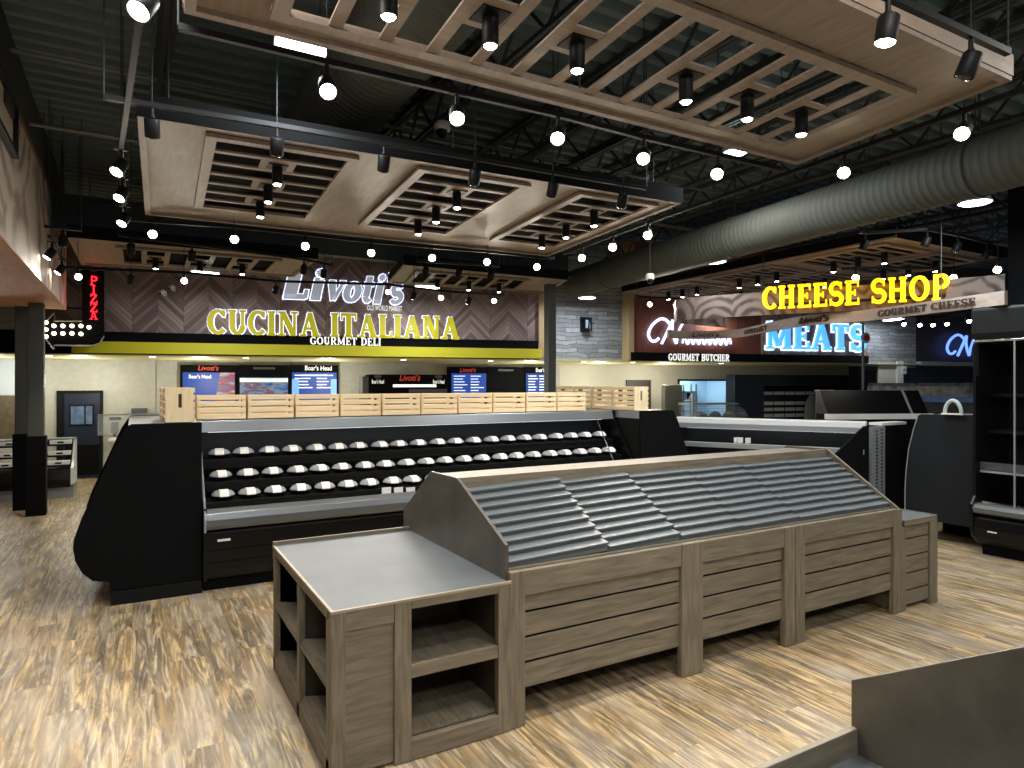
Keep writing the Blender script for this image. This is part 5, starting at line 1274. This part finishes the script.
# ------------------------------------------------------------------ things beyond, along the butcher counter
# black slanted glass case standing on the ledge side
def boxthing(name, label, cat, px0, py0, px1, py1, off, dep, m, zbase=None, bev=.006, prof=None):
    t = wsign(name, label, cat, off); s0, s1, z0, z1 = wrect(px0, py0, px1, py1, off)
    if zbase is not None: z0 = zbase
    return t, s0, s1, z0, z1
t, s0, s1, z0, z1 = boxthing('steel_cabinet', 'grey steel cabinet standing against the cream wall beside the opening', 'cabinet', 665, 385, 682.5, 417, 1.6, .7, STEEL, 0)
MB().box(s0, s1, 0, .2, 0.08, z1).build('body', mat('dull_steel', (140, 142, 138), .4, .5), t, .008); MB().box(s0+.04, s1-.04, -.02, 0, .14, z1-.05).build('door', mat('dull_steel', (140, 142, 138)), t); MB().box(s1-.1, s1-.07, -.06, -.02, 1.0, 1.4).build('handle', CHROME, t); MB().box(s0+.05, s1-.05, .03, .18, 0, .08).build('feet', BLACK, t)
t, s0, s1, z0, z1 = boxthing('wire_rack', 'steel rack with dark shelves beside the grey cabinet', 'rack', 683.5, 384, 697, 417, 1.7, .5, STEEL, 0)
mb = MB()
for x in (s0, s1-.03):
    for y in (0, .25): mb.box(x, x+.03, y, y+.03, 0, z1)
mb.build('posts', STEEL, t)
for k in range(7): MB().box(s0, s1, 0, .28, .3+k*.26, .34+k*.26).build('shelf', STEEL, t); 
# curved glass deli case on the counter line
t, s0, s1, z0, z1 = boxthing('curved_glass_case', 'curved glass display case with steel frame left of the dark case', 'display case', 697, 405, 746, 418, .1, .8, STEEL)
arcp = [(-.1, z0)]+[(-.1+.75*(1-math.cos(R(a))), z0+(z1-z0)*math.sin(R(a))) for a in range(15, 91, 15)]+[(.8, z1), (.8, z0)]
zc = z0
MB().prism(arcp, 'X', s1-.03, s1).build('glass_end', glass('dome_glass', (120, 130, 132), .05, .22), t); MB().prism(arcp, 'X', s0, s0+.03).build('glass_end', MATS['dome_glass'], t)
mb = MB()
for (a, b), (c, e) in zip(arcp[:7], arcp[1:8]): mb.hexa([(s0+.03, a, b), (s1-.03, a, b), (s1-.03, c, e), (s0+.03, c, e), (s0+.03, a, b+.012), (s1-.03, a, b+.012), (s1-.03, c, e+.012), (s0+.03, c, e+.012)])
mb.build('glass_front', MATS['dome_glass'], t)
MB().box(s0, s1, -.1, .85, 0, z0).build('base', mat('dull_steel', (140, 142, 138)), t); MB().box(s0, s1, .3, .85, z1, z1+.04).build('top_rail', STEEL, t); MB().box(s0-.06, s0-.01, .1, .16, z0, z0+.62).build('post', STEEL, t)
for k in range(3): 
    q = thing('deli_tray', '%s small heap of goods seen through the curved glass case' % ORD[k], 'tray', WP+WN*.1+WE*(s0+.35+k*.42)+WN*.35+Vector((0, 0, z0+.012)), WROT)
    MB().lathe([(.13, 0), (.16, .05), (.12, .10), (.05, .14), (.001, .15)], seg=14, caps=False).build('heap', mat('goods_%d' % k, ((150, 150, 150), (120, 125, 130), (190, 160, 90))[k], .4), q, smooth=True); MB().lathe([(.17, 0), (.18, .03), (.17, .03)], seg=14).build('tray', STEEL, q)
# dark cooler wall with long open case
t = wsign('wall_case', 'dark navy wall case with white shelf rows at the back of the butcher counter', 'display case', 1.55)
s0, s1, z0, z1 = wrect(735, 375, 872, 420, 1.55)
sa, sb, _, zt = wrect(764, 386, 838, 420, 1.55)
MB().box(s0, sa, 0, .4, 0, z1).box(sb, s1, 0, .4, 0, z1).box(sa, sb, 0, .4, zt, z1).box(sa, sb, .35, .4, 0, zt).build('housing', NAVY, t)
MB().box(sa, sb, .0, .02, zt-.16, zt).build('canopy', BLACKM, t); MB().box(sa+.1, sb-.1, .08, .12, zt-.03, zt-.01).build('canopy_lamp', emit('case_lamp2', (235, 242, 255), 2.2), t)
for k, py in enumerate((393, 403, 409, 415)):
    z = wall(800, py, 1.6)[1]; s = MB().box(sa, sb, .1, .35, z-.02, z).build('shelf', BLACK, t)
    mb = MB(); x = sa+.05
    while x < sb-.3: mb.box(x, x+.34, .085, .1, z-.05, z+.045); x += .38
    mb.build('shelf_fronts', mat('shelf_front_grey', (206, 208, 204), .4), s)
    zz_ = z
t = wsign('panel_end', 'pale curved grey end screen in the navy wall case', 'panel', 1.3)
a, b, c, e = wrect(804, 395, 820, 420, 1.3)
MB().prism([(a, c-.4), (b, c-.4), (b, e), (a+.25, e), (a+.08, e-.2)], 'Y', 0, .04).build('screen', mat('screen_grey', (138, 142, 140), .4), t)
t = wsign('square_post', 'pale square post beside the navy wall case', 'post', .9)
a, b, c, e = wrect(822, 391, 833, 416, .9); MB().box(a, b, 0, .25, 0, e).build('post', WHITEP, t, .01); MB().box(a-.02, b+.02, -.02, .27, e, e+.03).build('cap', WHITEP, t)
t = wsign('square_pillar', 'black square pillar right of the striped timber board', 'pillar', -.1)
a, b, c, e = wrect(859, 366, 877, 394, -.1); MB().box(a, b, 0, .35, 0, e).build('shaft', BLACKM, t, .006); MB().box(a-.01, b+.01, -.012, .36, e-.16, e-.14).build('seam', BLACK, t)
t = wsign('round_post_sign', 'slim grey pole topped by a round red and white disc near the MEATS board', 'sign', -.6)
a, b, c, e = wrect(860, 338, 866, 364, -.6); m = (a+b)/2
MB().tube([(m, 0, e+.5), (m, 0, 0)], .03, 10).build('pole', mat('pole_grey', (120, 124, 122), .5), t)
q = wall(864, 338, -.6); o = MB().lathe([(.001, -.03), (.13, -.03), (.14, 0), (.13, .03), (.001, .03)], seg=20, caps=False).build('disc', WHITEP, t, smooth=True); o.location = (q[0], -.05, q[1]); o.rotation_euler = (R(90), 0, 0)
o2_ = MB().lathe([(.001, -.034), (.085, -.034), (.085, -.03)], seg=20, caps=False).build('disc_centre', mat('red_disc', (200, 60, 60), .4), t); o2_.location = (q[0], -.055, q[1]); o2_.rotation_euler = (R(-90), 0, 0)
# cream niche and white door trim under the far stone
s0, s1, z0, z1 = wrect(877, 363, 902, 382, .09)
struct(wl(MB().box(s0, s1, .05, .09, z0-.6, z1), 'trim_cream_niche', CREAM))
s0, s1, z0, z1 = wrect(896, 361, 902, 388, .05); struct(wl(MB().box(s0, s1, .0, .05, 0, z1), 'trim_white_jamb', WHITEP))
t = wsign('wall_switch', 'small white notice on the dark jamb right of the cream niche', 'sign', .0)
s0, s1, z0, z1 = wrect(902, 366, 906, 374, .0); MB().box(s0, s1, -.02, .0, z0, z1).build('plate', WHITEP, t); MB().box(s0+.03, s1-.03, -.024, -.02, z0+.1, z0+.13).build('print', DIMT, t)
struct(wl(MB().box(wall(902, 360)[0], 26.5, .06, .1, 0, wall(930, 368)[1]), 'wall_back_dark_lower', NAVY))
a, b, c, e = wrect(919, 362, 1000, 366, 0); struct(wl(MB().box(a, b, -.06, .1, c, e), 'trim_pale_rail', mat('pale_rail', (150, 162, 166), .4)))
# black slanted counter case and wrapped cases nearer the right
def diag(px0, py0, px1, py1, z):
    a, b = gp(px0, py0, z), gp(px1, py1, z); return a, b
t = thing('slanted_case', 'black slanted glass counter case behind the white ledge', 'display case', (11.0, 7.0, 0))
a, b = gp(828, 414, 1.6), gp(929, 413.5, 1.6)
Tt = lambda mb: (bmesh.ops.translate(mb.b, verts=mb.b.verts, vec=-Vector((11, 7, 0))), mb)[1]
za, zb_ = 1.6, 1.99
dd = (Vector((b.x, b.y, 0))-Vector((a.x, a.y, 0))); L_ = dd.length; dn = dd.normalized(); nn = Vector((dn.y, -dn.x, 0)); 
if nn.y > 0: nn = -nn
A3 = Vector((a.x, a.y, 0))
def cross(mb, prof, x0, x1):
    v0 = [mb.b.verts.new(A3+dn*x0+nn*u+Vector((0, 0, w))) for u, w in prof]; v1 = [mb.b.verts.new(A3+dn*x1+nn*u+Vector((0, 0, w))) for u, w in prof]
    mb.b.faces.new(v0); mb.b.faces.new(v1[::-1]); n = len(prof)
    for i in range(n): mb.b.faces.new([v0[i], v1[i], v1[(i+1) % n], v0[(i+1) % n]])
    return mb
Tt(cross(MB(), [(0, .0), (0, za), (-.36, za), (-.36, .0)], 0, L_)).build('base', BLACKM, t)
Tt(cross(MB(), [(0, za), (-.25, zb_), (-.36, zb_), (-.36, za)], 0, L_)).build('hood', GLOSSB, t, .006)
Tt(cross(MB(), [(.05, za-.09), (.05, za), (-.02, za), (-.02, za-.09)], -.05, L_+.05)).build('ledge', MATS['white_ledge'], t)
Tt(cross(MB(), [(.012, za), (-.238, zb_+.012), (-.25, zb_), (0, za)], L_*.82, L_*.84)).build('glare_bar', STEEL, t)
WRAP = mat('plastic_wrap', (120, 126, 130), .18, .3, var=.7, scale=9, bump=.8, detail=6)
t = thing('wrapped_case', 'long case still wrapped in crinkled clear plastic behind the slanted black case', 'display case', (12.0, 6.6, 0))
Tw = lambda mb: (bmesh.ops.translate(mb.b, verts=mb.b.verts, vec=-Vector((12, 6.6, 0))), mb)[1]
a, b = atY(867, 398, 7.9), atY(1000, 398, 5.9); A3 = Vector((a.x, a.y, 0)); dd = Vector((b.x-a.x, b.y-a.y, 0)); dn = dd.normalized(); nn = Vector((dn.y, -dn.x, 0)); L_ = dd.length
if nn.y > 0: nn = -nn
Tw(cross(MB(), [(0, 1.86), (-.06, 2.06), (-.2, 2.12), (-.7, 2.1), (-.7, 1.86)], 0, L_)).build('wrapped_top', WRAP, t)
Tw(cross(MB(), [(.01, 1.76), (.01, 1.87), (-.7, 1.87), (-.7, 1.76)], .6, L_)).build('blue_strip', mat('blue_film', (92, 130, 196), .3, var=.3, scale=5), t)
Tw(cross(MB(), [(0, .0), (0, 1.76), (-.7, 1.76), (-.7, .0)], 0, L_)).build('body', mat('wrapped_body', (70, 74, 76), .25, .2, var=.5, scale=6, bump=.5), t)
t = thing('arched_handle', 'pale plastic arch standing on the ledge left of the tall case', 'handle', (0, 0, 0))
_b = gp(953, 413.6, 1.715); pts = [Vector((_b.x, _b.y+.10*math.cos(R(k)), 1.715+.17*math.sin(R(k)))) for k in range(0, 181, 15)]
t.location = pts[0]; MB().tube([p-pts[0] for p in pts], .024, 8).build('arch', mat('pale_plastic', (176, 190, 184), .4), t, smooth=True)
MB().box(-.03, .03, (pts[-1]-pts[0]).y-.03, .03, -.014, .004).build('foot', WHITEP, t)
